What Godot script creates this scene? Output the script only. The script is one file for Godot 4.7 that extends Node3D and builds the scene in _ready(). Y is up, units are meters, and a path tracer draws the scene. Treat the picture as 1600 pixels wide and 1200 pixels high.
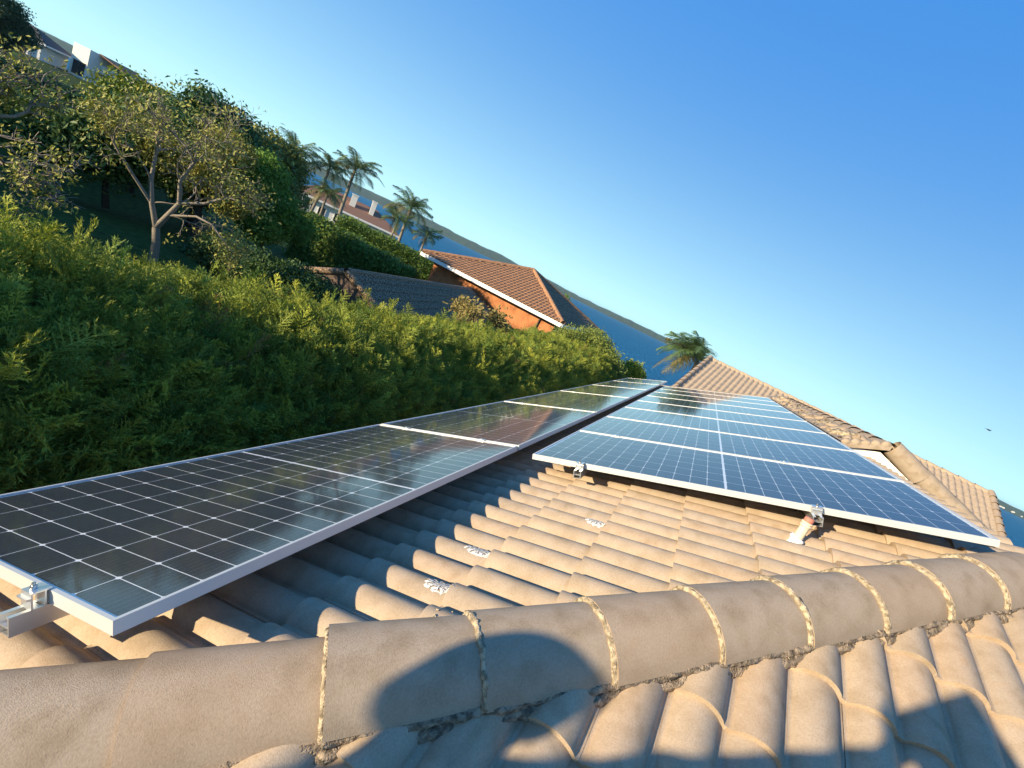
extends Node3D
# A tiled hip roof with two rows of solar panels above a lake. y is up, metres.
# Roof frame: the main face rises towards +x at 22.1 degrees; u runs along its contour (-z), v up its slope, n along its normal.

const SL := 0.3857
const UP_PITCH := 0.29      # exposed length of a tile
const ACROSS := 0.135       # one wave of a tile
const BASE_N := -0.17       # the pans of the tiles, below the glass of the upper panels
var cs := cos(SL)
var sn := sin(SL)
var M := {}
var rng := RandomNumberGenerator.new()
var used := {}

# ------------------------------------------------------------------ helpers
func S(smooth := true) -> SurfaceTool:
	var st := SurfaceTool.new()
	st.begin(Mesh.PRIMITIVE_TRIANGLES)
	st.set_smooth_group(0 if smooth else -1)
	return st

func tri(st: SurfaceTool, a: Vector3, b: Vector3, c: Vector3) -> void:
	st.add_vertex(a); st.add_vertex(b); st.add_vertex(c)

func quad(st: SurfaceTool, a: Vector3, b: Vector3, c: Vector3, d: Vector3) -> void:
	tri(st, a, b, c); tri(st, a, c, d)

func done(st: SurfaceTool) -> ArrayMesh:
	st.generate_normals()
	return st.commit()

func box(st: SurfaceTool, c: Vector3, s: Vector3, b := Basis()) -> void:
	st.set_smooth_group(-1)
	var h := s / 2
	var p := []
	for i in 8:
		p.append(c + b * Vector3(h.x if i & 1 else -h.x, h.y if i & 2 else -h.y, h.z if i & 4 else -h.z))
	quad(st, p[2], p[6], p[7], p[3]); quad(st, p[0], p[1], p[5], p[4])
	quad(st, p[4], p[5], p[7], p[6]); quad(st, p[1], p[0], p[2], p[3])
	quad(st, p[0], p[4], p[6], p[2]); quad(st, p[5], p[1], p[3], p[7])

func tube(st: SurfaceTool, pts: Array, rads: Array, sides := 6, capped := false) -> void:
	st.set_smooth_group(0)
	var rings := []
	var side := Vector3.RIGHT
	for i in pts.size():
		var d: Vector3 = (pts[mini(i + 1, pts.size() - 1)] - pts[maxi(i - 1, 0)]).normalized()
		if i == 0:
			side = d.cross(Vector3.UP if absf(d.y) < 0.9 else Vector3.RIGHT).normalized()
		else:
			side = (side - d * side.dot(d)).normalized()
		var over := d.cross(side)
		var ring := []
		for k in sides:
			var a := TAU * k / sides
			ring.append(pts[i] + (side * cos(a) + over * sin(a)) * rads[i])
		rings.append(ring)
	for i in pts.size() - 1:
		for k in sides:
			var k2 := (k + 1) % sides
			quad(st, rings[i][k], rings[i][k2], rings[i + 1][k2], rings[i + 1][k])
	if capped:
		st.set_smooth_group(-1)
		for k in sides:
			tri(st, pts[0], rings[0][(k + 1) % sides], rings[0][k])
			tri(st, pts[-1], rings[-1][k], rings[-1][(k + 1) % sides])

func lumpy(st: SurfaceTool, pts: Array, r: float, rough: float, sides := 8) -> void:
	# a rough cord of mortar: its radius wanders with a noise over its length and around it
	st.set_smooth_group(0)
	var nz := FastNoiseLite.new()
	nz.seed = rng.randi() % 10000
	nz.frequency = 1.0
	var rings := []
	var run := 0.0
	for i in pts.size():
		var d: Vector3 = (pts[mini(i + 1, pts.size() - 1)] - pts[maxi(i - 1, 0)]).normalized()
		if i > 0: run += pts[i].distance_to(pts[i - 1])
		var side := d.cross(Vector3.UP if absf(d.y) < 0.9 else Vector3.RIGHT).normalized()
		var over := d.cross(side)
		var ring := []
		var ends := 0.35 if i == 0 or i == pts.size() - 1 else 1.0
		for k in sides:
			var a := TAU * k / sides
			var w := 1.0 + rough * (1.6 * nz.get_noise_3d(run / r * 0.16, cos(a) * 0.5, sin(a) * 0.5) + 0.7 * nz.get_noise_3d(run / r * 0.55, cos(a) * 1.2 + 7.0, sin(a) * 1.2))
			ring.append(pts[i] + (side * cos(a) + over * sin(a)) * r * ends * maxf(w, 0.15))
		rings.append(ring)
	for i in pts.size() - 1:
		for k in sides:
			var k2 := (k + 1) % sides
			quad(st, rings[i][k], rings[i][k2], rings[i + 1][k2], rings[i + 1][k])

func add(called: String, mesh: Mesh, m: Material, parent: Node = self, xf := Transform3D()) -> MeshInstance3D:
	var o := MeshInstance3D.new()
	o.mesh = mesh
	o.material_override = m
	o.transform = xf
	if parent == self:
		called = numbered(called)
	o.name = called
	parent.add_child(o, true)
	return o

func numbered(called: String) -> String:
	var k: int = used.get(called, -1) + 1
	used[called] = k
	return called if k == 0 else "%s_%03d" % [called, k]

func tag(o: Node, label: String, category := "", group := "", kind := "") -> void:
	if label: o.set_meta("label", label)
	if category: o.set_meta("category", category)
	if group: o.set_meta("group", group)
	if kind: o.set_meta("kind", kind)

func thing(called: String, label: String, category: String, xf := Transform3D(), group := "") -> Node3D:
	var o := Node3D.new()
	o.name = numbered(called)
	o.transform = xf
	add_child(o)
	tag(o, label, category, group)
	return o

func many(called: String, mesh: Mesh, m: Material, parent: Node, xfs: Array, cols: Array) -> MultiMeshInstance3D:
	var mm := MultiMesh.new()
	mm.transform_format = MultiMesh.TRANSFORM_3D
	mm.use_colors = true
	mm.mesh = mesh
	mm.instance_count = xfs.size()
	for i in xfs.size():
		mm.set_instance_transform(i, xfs[i])
		mm.set_instance_color(i, cols[i])
	var o := MultiMeshInstance3D.new()
	o.multimesh = mm
	o.material_override = m
	o.name = numbered(called) if parent == self else called
	parent.add_child(o, true)
	return o

func at(x: float, y: float, z: float, turn := 0.0, s := 1.0) -> Transform3D:
	return Transform3D(Basis(Vector3.UP, turn).scaled(Vector3.ONE * s), Vector3(x, y, z))

func rw(v: float, u: float, n: float) -> Vector3:      # roof frame to world
	return Vector3(v * cs - n * sn, v * sn + n * cs, -u)

func face_a() -> Basis:     # x towards the camera end, y normal, z down the slope
	return Basis(Vector3(0, 0, 1), Vector3(-sn, cs, 0), Vector3(-cs, -sn, 0))

func face_b() -> Basis:
	return Basis(Vector3(1, 0, 0), Vector3(0, cs, sn), Vector3(0, -sn, cs))

func random_basis() -> Basis:
	return Basis(Vector3(rng.randfn(), rng.randfn(), rng.randfn()).normalized(), rng.randf() * TAU)

func pointing(d: Vector3, roll: float) -> Basis:       # y axis along d
	d = d.normalized()
	var x := d.cross(Vector3.UP if absf(d.y) < 0.95 else Vector3.RIGHT).normalized()
	return Basis(x, d, x.cross(d)) * Basis(Vector3.UP, roll)

# ------------------------------------------------------------------ materials
func lin(r: float, g: float, b: float) -> Color:
	return Color(r, g, b).linear_to_srgb()

func mat(called: String, c: Color, rough := 0.85, metal := 0.0, spec := 0.4) -> StandardMaterial3D:
	var m := StandardMaterial3D.new()
	m.resource_name = called
	m.albedo_color = c
	m.roughness = rough
	m.metallic = metal
	m.metallic_specular = spec
	M[called] = m
	return m

func noise_tex(stops: Array, freq: float, octaves := 4, size := 512, sd := 1, kind := FastNoiseLite.TYPE_SIMPLEX_SMOOTH) -> NoiseTexture2D:
	var n := FastNoiseLite.new()
	n.noise_type = kind
	n.seed = sd
	n.frequency = freq
	n.fractal_octaves = octaves
	var t := NoiseTexture2D.new()
	t.width = size; t.height = size
	t.seamless = true
	t.noise = n
	var g := Gradient.new()
	g.offsets = PackedFloat32Array(stops.map(func(x): return x[0]))
	g.colors = PackedColorArray(stops.map(func(x): return x[1]))
	t.color_ramp = g
	return t

func grained(called: String, c: Color, stops: Array, freq: float, scale: float, rough := 0.9, bump := 0.0, bump_freq := 0.25, sd := 1) -> StandardMaterial3D:
	var m := mat(called, c, rough, 0.0, 0.3)
	m.albedo_texture = noise_tex(stops, freq, 6, 512, sd)
	m.uv1_triplanar = true
	m.uv1_world_triplanar = true
	m.uv1_scale = Vector3.ONE * scale
	if bump > 0.0:
		m.heightmap_enabled = true
		m.heightmap_scale = bump
		m.heightmap_texture = noise_tex([[0.0, Color.BLACK], [1.0, Color.WHITE]], bump_freq, 3, 512, sd + 7)
	return m

func stain(m: StandardMaterial3D, scale: float) -> void:      # faint weathering blotches over the grain
	if not M.has("stain_texture"):
		M["stain_texture"] = noise_tex([[0.0, Color(0.84, 0.82, 0.78, 1)], [0.35, Color(0.95, 0.94, 0.92, 1)], [0.55, Color(1, 1, 1, 1)], [0.72, Color(1, 1, 1, 1)], [1.0, Color(1.0, 0.95, 0.89, 1)]], 0.018, 6, 512, 91)
	m.detail_enabled = true
	m.detail_blend_mode = BaseMaterial3D.BLEND_MODE_MUL
	m.detail_uv_layer = BaseMaterial3D.DETAIL_UV_2
	m.detail_albedo = M.stain_texture
	m.uv2_triplanar = true
	m.uv2_world_triplanar = true
	m.uv2_scale = Vector3.ONE * scale

func leafy(called: String, back: float, rough := 0.6) -> StandardMaterial3D:
	var m := mat(called, Color.WHITE, rough, 0.0, 0.3)
	m.vertex_color_use_as_albedo = true
	m.cull_mode = BaseMaterial3D.CULL_DISABLED
	if back > 0.0:
		m.backlight_enabled = true
		m.backlight = Color(back, back, back * 0.6)
	return m

func g3(v: float, w := 0.0) -> Color:
	return Color(v, v - w, v - 2.0 * w)

func materials() -> void:
	var sand := [[0.0, g3(0.84, 0.01)], [0.4, g3(0.93, 0.005)], [0.6, g3(0.97)], [1.0, g3(1.0)]]
	for k in 4:
		var c: Color = [lin(0.47, 0.365, 0.265), lin(0.50, 0.385, 0.275), lin(0.44, 0.345, 0.255), lin(0.48, 0.36, 0.255)][k]
		grained("tile_%d" % k, c, sand, 0.12, 2.4 + 0.13 * k, 0.92, 0.10, 0.30, 3 + k)
		stain(M["tile_%d" % k], 0.9 + 0.2 * k)
	grained("cap", lin(0.40, 0.315, 0.235), sand, 0.12, 2.4, 0.92, 0.10, 0.3, 21)
	stain(M.cap, 1.1)
	grained("cap_warm", lin(0.42, 0.318, 0.228), sand, 0.12, 2.6, 0.92, 0.10, 0.3, 25)
	stain(M.cap_warm, 0.8)
	grained("mortar", lin(0.50, 0.41, 0.285), [[0.0, g3(0.40, 0.02)], [0.4, g3(0.75, 0.02)], [0.6, g3(1.0)], [1.0, g3(1.0)]], 0.03, 3.0, 0.95, 0.5, 0.12, 31)
	grained("bed", lin(0.36, 0.275, 0.195), [[0.0, g3(0.35)], [0.45, g3(0.7)], [0.6, g3(1.0)], [1.0, g3(1.0)]], 0.03, 3.0, 0.95, 0.5, 0.12, 32)
	grained("cement", lin(0.78, 0.76, 0.72), [[0.0, g3(0.75)], [0.5, g3(0.95)], [1.0, g3(1.0)]], 0.04, 4.0, 0.9, 0.3, 0.15, 33)
	grained("plaster", lin(0.80, 0.77, 0.70), [[0.0, g3(0.88)], [0.5, g3(0.97)], [1.0, g3(1.0)]], 0.02, 0.8, 0.9, 0.0, 0.1, 34)
	mat("aluminium", lin(0.62, 0.615, 0.60), 0.45, 0.4, 0.5)
	mat("bright_aluminium", lin(0.82, 0.81, 0.79), 0.28, 0.85, 0.5)
	mat("steel", lin(0.6, 0.6, 0.6), 0.3, 1.0, 0.5)
	mat("backsheet", lin(0.74, 0.76, 0.78), 0.6)
	var im := Image.create(8, 256, false, Image.FORMAT_RGB8)
	for y in 256:
		var f := fposmod(y / 256.0 * 9.0, 1.0)
		for x in 8:
			var c := Color(0.036, 0.052, 0.115) * (1.0 + 0.12 * sin(x * 2.1 + y * 0.7))
			if absf(f - 0.5) < 0.055:
				c = Color(0.24, 0.245, 0.27) if x % 4 != 3 else Color(0.17, 0.175, 0.20)
			im.set_pixel(x, y, c)
	var cell := mat("cell", Color.WHITE, 0.45, 0.0, 0.3)
	cell.albedo_texture = ImageTexture.create_from_image(im)
	var glass := mat("glass", Color(1, 1, 1, 0.02), 0.065, 0.0, 0.5)
	glass.transparency = BaseMaterial3D.TRANSPARENCY_ALPHA
	mat("pvc", lin(0.66, 0.58, 0.42), 0.45)
	mat("pvc_cap", lin(0.45, 0.17, 0.12), 0.6)
	mat("tape", lin(0.85, 0.85, 0.83), 0.6)
	leafy("needles", 0.6, 0.6)
	leafy("leaves", 0.6, 0.5)
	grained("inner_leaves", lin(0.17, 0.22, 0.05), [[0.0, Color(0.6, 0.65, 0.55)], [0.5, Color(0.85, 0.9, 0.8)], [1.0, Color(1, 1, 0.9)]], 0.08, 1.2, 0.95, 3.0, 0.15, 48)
	grained("bark", lin(0.40, 0.34, 0.27), [[0.0, g3(0.45)], [0.5, g3(0.8)], [1.0, g3(1.0)]], 0.05, 1.5, 0.9, 0.0, 0.1, 41)
	grained("dark_bark", lin(0.10, 0.08, 0.06), [[0.0, g3(0.45)], [0.5, g3(0.8)], [1.0, g3(1.0)]], 0.05, 1.5, 0.9, 0.0, 0.1, 42)
	mat("twig", lin(0.22, 0.15, 0.075), 0.8)
	grained("grass", lin(0.065, 0.105, 0.03), [[0.0, Color(0.55, 0.6, 0.4)], [0.5, Color(0.85, 0.85, 0.7)], [1.0, Color(1, 1, 0.8)]], 0.02, 0.35, 0.95, 3.0, 0.2, 43)
	grained("orange_wall", lin(0.50, 0.20, 0.085), [[0.0, g3(0.72)], [0.5, g3(0.92)], [1.0, g3(1.0)]], 0.01, 0.25, 0.92, 0.0, 0.1, 44)
	grained("clay_tile", lin(0.52, 0.28, 0.155), [[0.0, g3(0.42)], [0.45, g3(0.8)], [1.0, g3(1.0)]], 0.03, 0.5, 0.92, 0.0, 0.1, 45)
	grained("old_shade_tile", lin(0.46, 0.31, 0.20), [[0.0, g3(0.2)], [0.42, g3(0.45)], [0.6, g3(1.0)], [1.0, g3(1.0)]], 0.05, 0.9, 0.95, 0.0, 0.1, 46)  # weathered tile on the low wing; on the orange roof it paints shade
	mat("white_paint", lin(0.74, 0.73, 0.70), 0.7)
	mat("dark_glass", lin(0.03, 0.035, 0.04), 0.15)
	mat("dark_wood", lin(0.11, 0.075, 0.055), 0.8)
	mat("grey_slat", lin(0.10, 0.10, 0.115), 0.8)
	mat("brown_roof", lin(0.24, 0.13, 0.085), 0.9)
	grained("far_hill", lin(0.085, 0.105, 0.05), [[0.0, Color(0.45, 0.5, 0.4)], [0.45, Color(0.7, 0.75, 0.6)], [0.6, Color(1, 0.95, 0.75)], [1.0, Color(1, 0.9, 0.7)]], 0.03, 0.0016, 1.0, 0.0, 0.1, 47)
	mat("slate_roof", lin(0.10, 0.085, 0.08), 0.9)
	mat("far_house", lin(0.5, 0.46, 0.42), 0.9)
	var w := mat("water", lin(0.042, 0.22, 0.37), 0.5, 0.0, 0.0)
	var wn := FastNoiseLite.new()
	wn.seed = 5; wn.frequency = 0.03; wn.fractal_octaves = 5
	var wt := NoiseTexture2D.new()
	wt.width = 512; wt.height = 512; wt.seamless = true; wt.noise = wn; wt.as_normal_map = true; wt.bump_strength = 9.0
	w.albedo_texture = noise_tex([[0.0, g3(0.72)], [0.45, g3(0.88)], [0.6, g3(1.0)], [1.0, g3(1.0)]], 0.02, 5, 512, 61)
	w.normal_enabled = true
	w.normal_texture = wt
	w.normal_scale = 1.6
	w.uv1_triplanar = true; w.uv1_world_triplanar = true
	w.uv1_scale = Vector3(0.02, 0.02, 0.05)
	mat("bird", lin(0.03, 0.03, 0.03), 0.9)
	mat("work_clothes", lin(0.06, 0.07, 0.10), 0.9)
	mat("dry_leaf", lin(0.12, 0.08, 0.045), 0.9)

# ------------------------------------------------------------------ tiles
const WAVE := [-1.0, -0.87, -0.84, -0.76, -0.60, -0.40, -0.18, 0.0, 0.18, 0.40, 0.60, 0.76, 0.84, 0.87, 1.0]

func wave(s: float) -> float:      # height of a tile across, s from -1 to 1
	s = absf(s)
	return 0.036 * pow(cos(minf(s / 0.86, 1.0) * PI / 2), 0.68)

func tile_shape(length: float, cut = null) -> ArrayMesh:
	# butt end at z = 0, upper end at z = -length; cut(x) gives the smallest z left at x
	var st := S()
	var a := []; var b := []; var c := []
	for s in WAVE:
		var x: float = s * ACROSS / 2
		var top := -length
		if cut != null:
			top = minf(0.0, maxf(top, cut.call(x)))
		var y := wave(s)
		a.append(Vector3(x, y + 0.019, 0))
		b.append(Vector3(x, y + 0.019 * (1.0 + top / length), top))
		c.append(Vector3(x, y + 0.001, 0.0))
	for i in WAVE.size() - 1:
		quad(st, a[i], b[i], b[i + 1], a[i + 1])
	st.set_smooth_group(-1)
	for i in WAVE.size() - 1:
		quad(st, c[i], a[i], a[i + 1], c[i + 1])
	return done(st)

func tile_n(u: float, v: float) -> float:      # height of the tiled surface above the pans on the main face
	var s := fposmod((u - 0.40) / ACROSS + 0.5, 1.0) * 2.0 - 1.0
	var f := fposmod((v - 0.065) / UP_PITCH, 1.0) * UP_PITCH
	return BASE_N + wave(s) + 0.019 * (1.0 - f / 0.33)

func main_roof() -> void:
	var roof := thing("tiled_roof", "tan concrete tile hip roof carrying two rows of solar panels", "roof")
	var whole := []
	for k in 2: whole.append(tile_shape(0.33))
	var ba := face_a()
	var rest := S()
	var plain := tile_shape(0.33)
	var n_parts := 0
	# main face, rising to the right
	for j in range(-4, 8):
		for i in range(-12, 92):
			var u := 0.40 + ACROSS * i
			var v := 0.065 + UP_PITCH * j
			if v > 2.2: continue
			var v_hip := (u + 0.0252 - 0.13) / 0.9265
			if v > v_hip + 0.06: continue
			var xf := Transform3D(ba * Basis(Vector3.RIGHT, rng.randf_range(-0.004, 0.004)), rw(v, u, BASE_N + rng.randf_range(0, 0.0025)))
			var near := (u < 2.9 and v > -0.5) or u < 0.7
			if near and n_parts < 215:
				var mesh: Mesh = plain
				if v + 0.33 > v_hip - 0.08:
					mesh = tile_shape(0.33, func(x): return v - (u - x + 0.0252 - 0.13) / 0.9265)
				add("tile", mesh, M["tile_%d" % rng.randi_range(0, 3)], roof, xf)
				n_parts += 1
			else:
				rest.append_from(plain, 0, xf)
	var under := add("covered_tiles", rest.commit(), M.tile_0, roof)
	tag(under, "", "", "", "stuff")
	# near face, falling towards the camera
	var bb := face_b()
	for j in range(-9, 7):
		for i in range(-20, 16):
			var x := 0.925 + 0.14 * i
			var zb := -0.452 - 0.2717 * j
			var z_hip := 0.0891 - x + 0.135
			if zb < z_hip - 0.06 or zb > 2.1 or x > 3.0: continue
			var y := 0.2161 - tan(SL) * (zb + 0.895)
			var mesh: Mesh = plain
			if zb - 0.31 < z_hip + 0.08:
				mesh = tile_shape(0.33, func(lx): return (0.0891 + 0.135 - (x + lx) - zb) / cs)
			var xf := Transform3D((bb * Basis(Vector3.RIGHT, rng.randf_range(-0.004, 0.004))).scaled_local(Vector3(1.037, 1, 1)), Vector3(x, y + rng.randf_range(0, 0.0025), zb))
			if j > -3 and x > 0.0 and n_parts < 296:
				add("tile", mesh, M["tile_%d" % rng.randi_range(0, 3)], roof, xf)
				n_parts += 1
			else:
				rest.append_from(mesh, 0, xf)
	under.mesh = rest.commit()
	# far side of the ridge, eaves and walls under the roof
	var far := S(false)
	quad(far, Vector3(2.17, 0.70, -1.9), Vector3(2.17, 0.70, -12.6), Vector3(5.2, -0.53, -12.6), Vector3(5.2, -0.53, 0.9))
	add("far_face", done(far), M.tile_1, roof)
	var wall := S(false)
	box(wall, Vector3(2.0, -2.3, -5.4), Vector3(6.0, 3.2, 14.0))
	add("wall", done(wall), M.plaster, roof)
	var fascia := S(false)
	box(fascia, Vector3(-0.97, -0.66, -5.5), Vector3(0.04, 0.16, 13.9))
	add("fascia", done(fascia), M.dark_wood, roof)
	# hip caps
	var axis := Vector3(cs, sn, -cs).normalized()
	var upv := (Vector3.UP - axis * axis.y).normalized()
	var sidev := axis.cross(upv).normalized()
	for k in range(-6, 9):
		var v0 := 0.085 + 0.2405 * k
		var p0 := rw(v0, 0.9265 * v0 - 0.078, -0.03) - Vector3(0, 0.030 + (0.016 if k < 1 else 0.0), 0)
		var st := S()
		var ring := []; var ring2 := []; var inner := []
		var sag := rng.randf_range(-0.004, 0.004)
		for a in 19:
			var t := deg_to_rad(lerpf(-76, 76, a / 18.0))
			var w0 := sidev * sin(t) * 0.131 + upv * (cos(t) * 0.131 - 0.131 + sag)
			var w1 := sidev * sin(t) * 0.117 + upv * (cos(t) * 0.117 - 0.131)
			ring.append(p0 + w0)
			ring2.append(p0 + axis * 0.375 + w1)
			inner.append(p0 + sidev * sin(t) * 0.116 + upv * (cos(t) * 0.116 - 0.131 + sag))
		for a in 18:
			quad(st, ring[a], ring[a + 1], ring2[a + 1], ring2[a])
		st.set_smooth_group(-1)
		for a in 18:
			quad(st, inner[a], inner[a + 1], ring[a + 1], ring[a])
		var cap := add("hip_cap", done(st), M.cap if k % 3 else M.cap_warm, roof)
		# ring of mortar squeezed out at the lower end
		if k > 0:
			var mst := S()
			var pts := []
			var fat := [0.006, 0.008, 0.009, 0.008, 0.010, 0.0095, 0.011, 0.010, 0.010][clampi(k - 1, 0, 8)] as float
			for a in 60:
				var t := deg_to_rad(lerpf(-79, 79, a / 59.0))
				pts.append(p0 - axis * fat * 0.2 + sidev * sin(t) * 0.1205 + upv * (cos(t) * 0.1205 - 0.131))
			lumpy(mst, pts, fat, 0.55, 10)
			add("mortar_ring", done(mst), M.mortar, cap)
		# mortar bed along both lower edges
		var bst := S()
		for e in [-1.0, 1.0]:
			for row in 2:
				var pts := []
				for a in 50:
					var f := a / 49.0 * 0.36 - 0.01
					pts.append(p0 + axis * f + sidev * e * (0.115 + 0.004 * row) + upv * (-0.110 - 0.028 * row))
				lumpy(bst, pts, 0.012 + 0.008 * row, 0.5, 9)
		add("mortar_bed", done(bst), M.bed, cap)
	# ridge caps, just past the upper edge of the panels
	for k in 8:
		var z0 := -1.95 - 0.34 * k
		var st := S()
		for a in 14:
			var t0 := deg_to_rad(lerpf(-95, 95, a / 14.0)); var t1 := deg_to_rad(lerpf(-95, 95, (a + 1) / 14.0))
			var q := func(t, r, z): return Vector3(2.13 + sin(t) * r, 0.625 + cos(t) * r, z)
			quad(st, q.call(t0, 0.115, z0), q.call(t1, 0.115, z0), q.call(t1, 0.10, z0 - 0.37), q.call(t0, 0.10, z0 - 0.37))
		add("ridge_cap", done(st), M.cap, roof)
	# patches of white cement smeared on three crowns
	for p in [[0.735, 0.315, 0.095, 0.032], [0.965, 0.305, 0.10, 0.030], [1.495, 0.60, 0.085, 0.034]]:
		var st := S()
		var edge := []
		var cv: float = p[1]; var cu: float = 0.40 + ACROSS * roundf((p[0] - 0.40) / ACROSS)
		for a in 30:
			var t := TAU * a / 30.0
			var r := rng.randf_range(0.78, 1.12)
			edge.append(Vector2(cu + sin(t) * p[3] * r, cv + cos(t) * p[2] * r * 0.62))
		for a in 30:
			var o := Vector2(cu, cv)
			for step in 4:
				var e0: Vector2 = o.lerp(edge[a], step / 4.0); var e1: Vector2 = o.lerp(edge[a], (step + 1) / 4.0)
				var f0: Vector2 = o.lerp(edge[(a + 1) % 30], step / 4.0); var f1: Vector2 = o.lerp(edge[(a + 1) % 30], (step + 1) / 4.0)
				var h := 0.0035 + 0.0025 * sin(a * 2.3 + step)
				var hh := 0.0 if step == 3 else h
				quad(st, rw(e0.y, e0.x, tile_n(e0.x, e0.y) + h), rw(e1.y, e1.x, tile_n(e1.x, e1.y) + hh), rw(f1.y, f1.x, tile_n(f1.x, f1.y) + hh), rw(f0.y, f0.x, tile_n(f0.x, f0.y) + h))
		add("cement_patch", done(st), M.cement, roof)
	# crumbs of mortar and bits of dry leaf lying against the hip
	var crumbs := S()
	for k in 60:
		var v := rng.randf_range(0.3, 2.2)
		var u := 0.9265 * v + 0.09 + absf(rng.randfn()) * 0.06
		var r := rng.randf_range(0.002, 0.006)
		box(crumbs, rw(v, u, tile_n(u, v) + r * 0.5), Vector3(r * 2, r, r * 1.4), random_basis())
	var cr := add("mortar_crumbs", done(crumbs), M.mortar, roof)
	tag(cr, "", "", "", "stuff")

# ------------------------------------------------------------------ solar panels
func cell_shape() -> ArrayMesh:
	var st := S(false)
	var x := 0.0790 / 2; var z := 0.1585 / 2; var c := 0.006
	var p := [Vector3(-x + c, 0, -z), Vector3(x - c, 0, -z), Vector3(x, 0, -z + c), Vector3(x, 0, z - c), Vector3(x - c, 0, z), Vector3(-x + c, 0, z), Vector3(-x, 0, z - c), Vector3(-x, 0, -z + c)]
	for i in range(1, 7):
		for q in [p[0], p[i], p[i + 1]]:
			st.set_uv(Vector2(q.x / 0.0788 * 2.0 + 0.5, q.z / 0.1575 + 0.5))
			st.add_vertex(q)
	return done(st)

func cell_spots() -> Array:
	var out := []
	for i in 24:
		for k in 6:
			out.append(Vector3((i - 11.5) * 0.0815 + (0.005 if i > 11 else -0.005), -0.006, (k - 2.5) * 0.1615))
	return out

var panel_frame: ArrayMesh
var cell_mesh: ArrayMesh
var grid_mesh: ArrayMesh
var sheet_mesh: ArrayMesh
var pane_mesh: ArrayMesh

func panel_meshes() -> void:
	var st := S(false)
	for e in [-1.0, 1.0]:
		box(st, Vector3(0, -0.015, e * 0.4955), Vector3(2.0, 0.03, 0.009))
		box(st, Vector3(e * 0.9955, -0.015, 0), Vector3(0.009, 0.03, 0.982))
		box(st, Vector3(0, -0.0285, e * 0.475), Vector3(1.978, 0.003, 0.028))
		box(st, Vector3(e * 0.975, -0.0285, 0), Vector3(0.028, 0.003, 0.92))
	panel_frame = done(st)
	cell_mesh = cell_shape()
	var g := S(false)
	for p in cell_spots(): g.append_from(cell_mesh, 0, Transform3D(Basis(), p))
	grid_mesh = g.commit()
	st = S(false)
	quad(st, Vector3(-0.991, -0.0064, -0.491), Vector3(0.991, -0.0064, -0.491), Vector3(0.991, -0.0064, 0.491), Vector3(-0.991, -0.0064, 0.491))
	sheet_mesh = done(st)
	st = S(false)
	quad(st, Vector3(-0.991, -0.002, -0.491), Vector3(0.991, -0.002, -0.491), Vector3(0.991, -0.002, 0.491), Vector3(-0.991, -0.002, 0.491))
	pane_mesh = done(st)

func panel(label: String, xf: Transform3D, single: bool, group: String) -> void:
	var t := thing("solar_panel", label, "solar panel", xf, group)
	add("frame", panel_frame, M.aluminium, t)
	add("backsheet", sheet_mesh, M.backsheet, t)
	if single:
		for p in cell_spots(): add("cell", cell_mesh, M.cell, t, Transform3D(Basis(), p))
	else:
		tag(add("cell_grid", grid_mesh, M.cell, t), "", "", "", "stuff")
	add("glass_pane", pane_mesh, M.glass, t)

func rail(label: String, p: Vector3, b: Basis, length: float) -> void:      # runs along -z of b from p
	var t := thing("mounting_rail", label, "rail", Transform3D(b, p), "aluminium rails under the panels")
	var st := S(false)
	for e in [-1.0, 1.0]:
		box(st, Vector3(e * 0.018, -0.02, -length / 2), Vector3(0.004, 0.04, length))
		box(st, Vector3(e * 0.0125, -0.0015, -length / 2), Vector3(0.007, 0.003, length - 0.001))
	box(st, Vector3(0, -0.022, -length / 2), Vector3(0.032, 0.003, length - 0.0005))
	box(st, Vector3(0, -0.0395, -length / 2 - 0.001), Vector3(0.0318, 0.002, length - 0.002))
	add("profile", done(st), M.bright_aluminium, t)
	for k in int(length / 1.25) + 1:
		var h := S(false)
		box(h, Vector3(0, -0.075, -0.45 - k * 1.25), Vector3(0.005, 0.068, 0.03))
		box(h, Vector3(0, -0.0415, -0.45 - k * 1.25), Vector3(0.03, 0.003, 0.034))
		add("roof_hook", done(h), M.steel, t)

func end_clamp(label: String, xf: Transform3D) -> void:      # gripping a frame edge that faces +z
	var t := thing("end_clamp", label, "clamp", xf, "end clamps on the rails")
	var st := S(false)
	box(st, Vector3(0, 0.0025, 0.012), Vector3(0.040, 0.003, 0.034))
	box(st, Vector3(0, -0.016, 0.0275), Vector3(0.040, 0.034, 0.003))
	box(st, Vector3(0, -0.0145, 0.006), Vector3(0.040, 0.031, 0.003))
	box(st, Vector3(0, -0.0315, 0.020), Vector3(0.038, 0.003, 0.016))
	box(st, Vector3(0, -0.008, 0.0325), Vector3(0.0395, 0.004, 0.007))
	add("body", done(st), M.bright_aluminium, t)
	var b := S()
	tube(b, [Vector3(0, 0.004, 0.017), Vector3(0, 0.012, 0.017)], [0.0065, 0.0065], 6, true)
	tube(b, [Vector3(0, 0.0121, 0.017), Vector3(0, 0.018, 0.017)], [0.0035, 0.0035], 8, true)
	add("bolt", done(b), M.steel, t)

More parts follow.
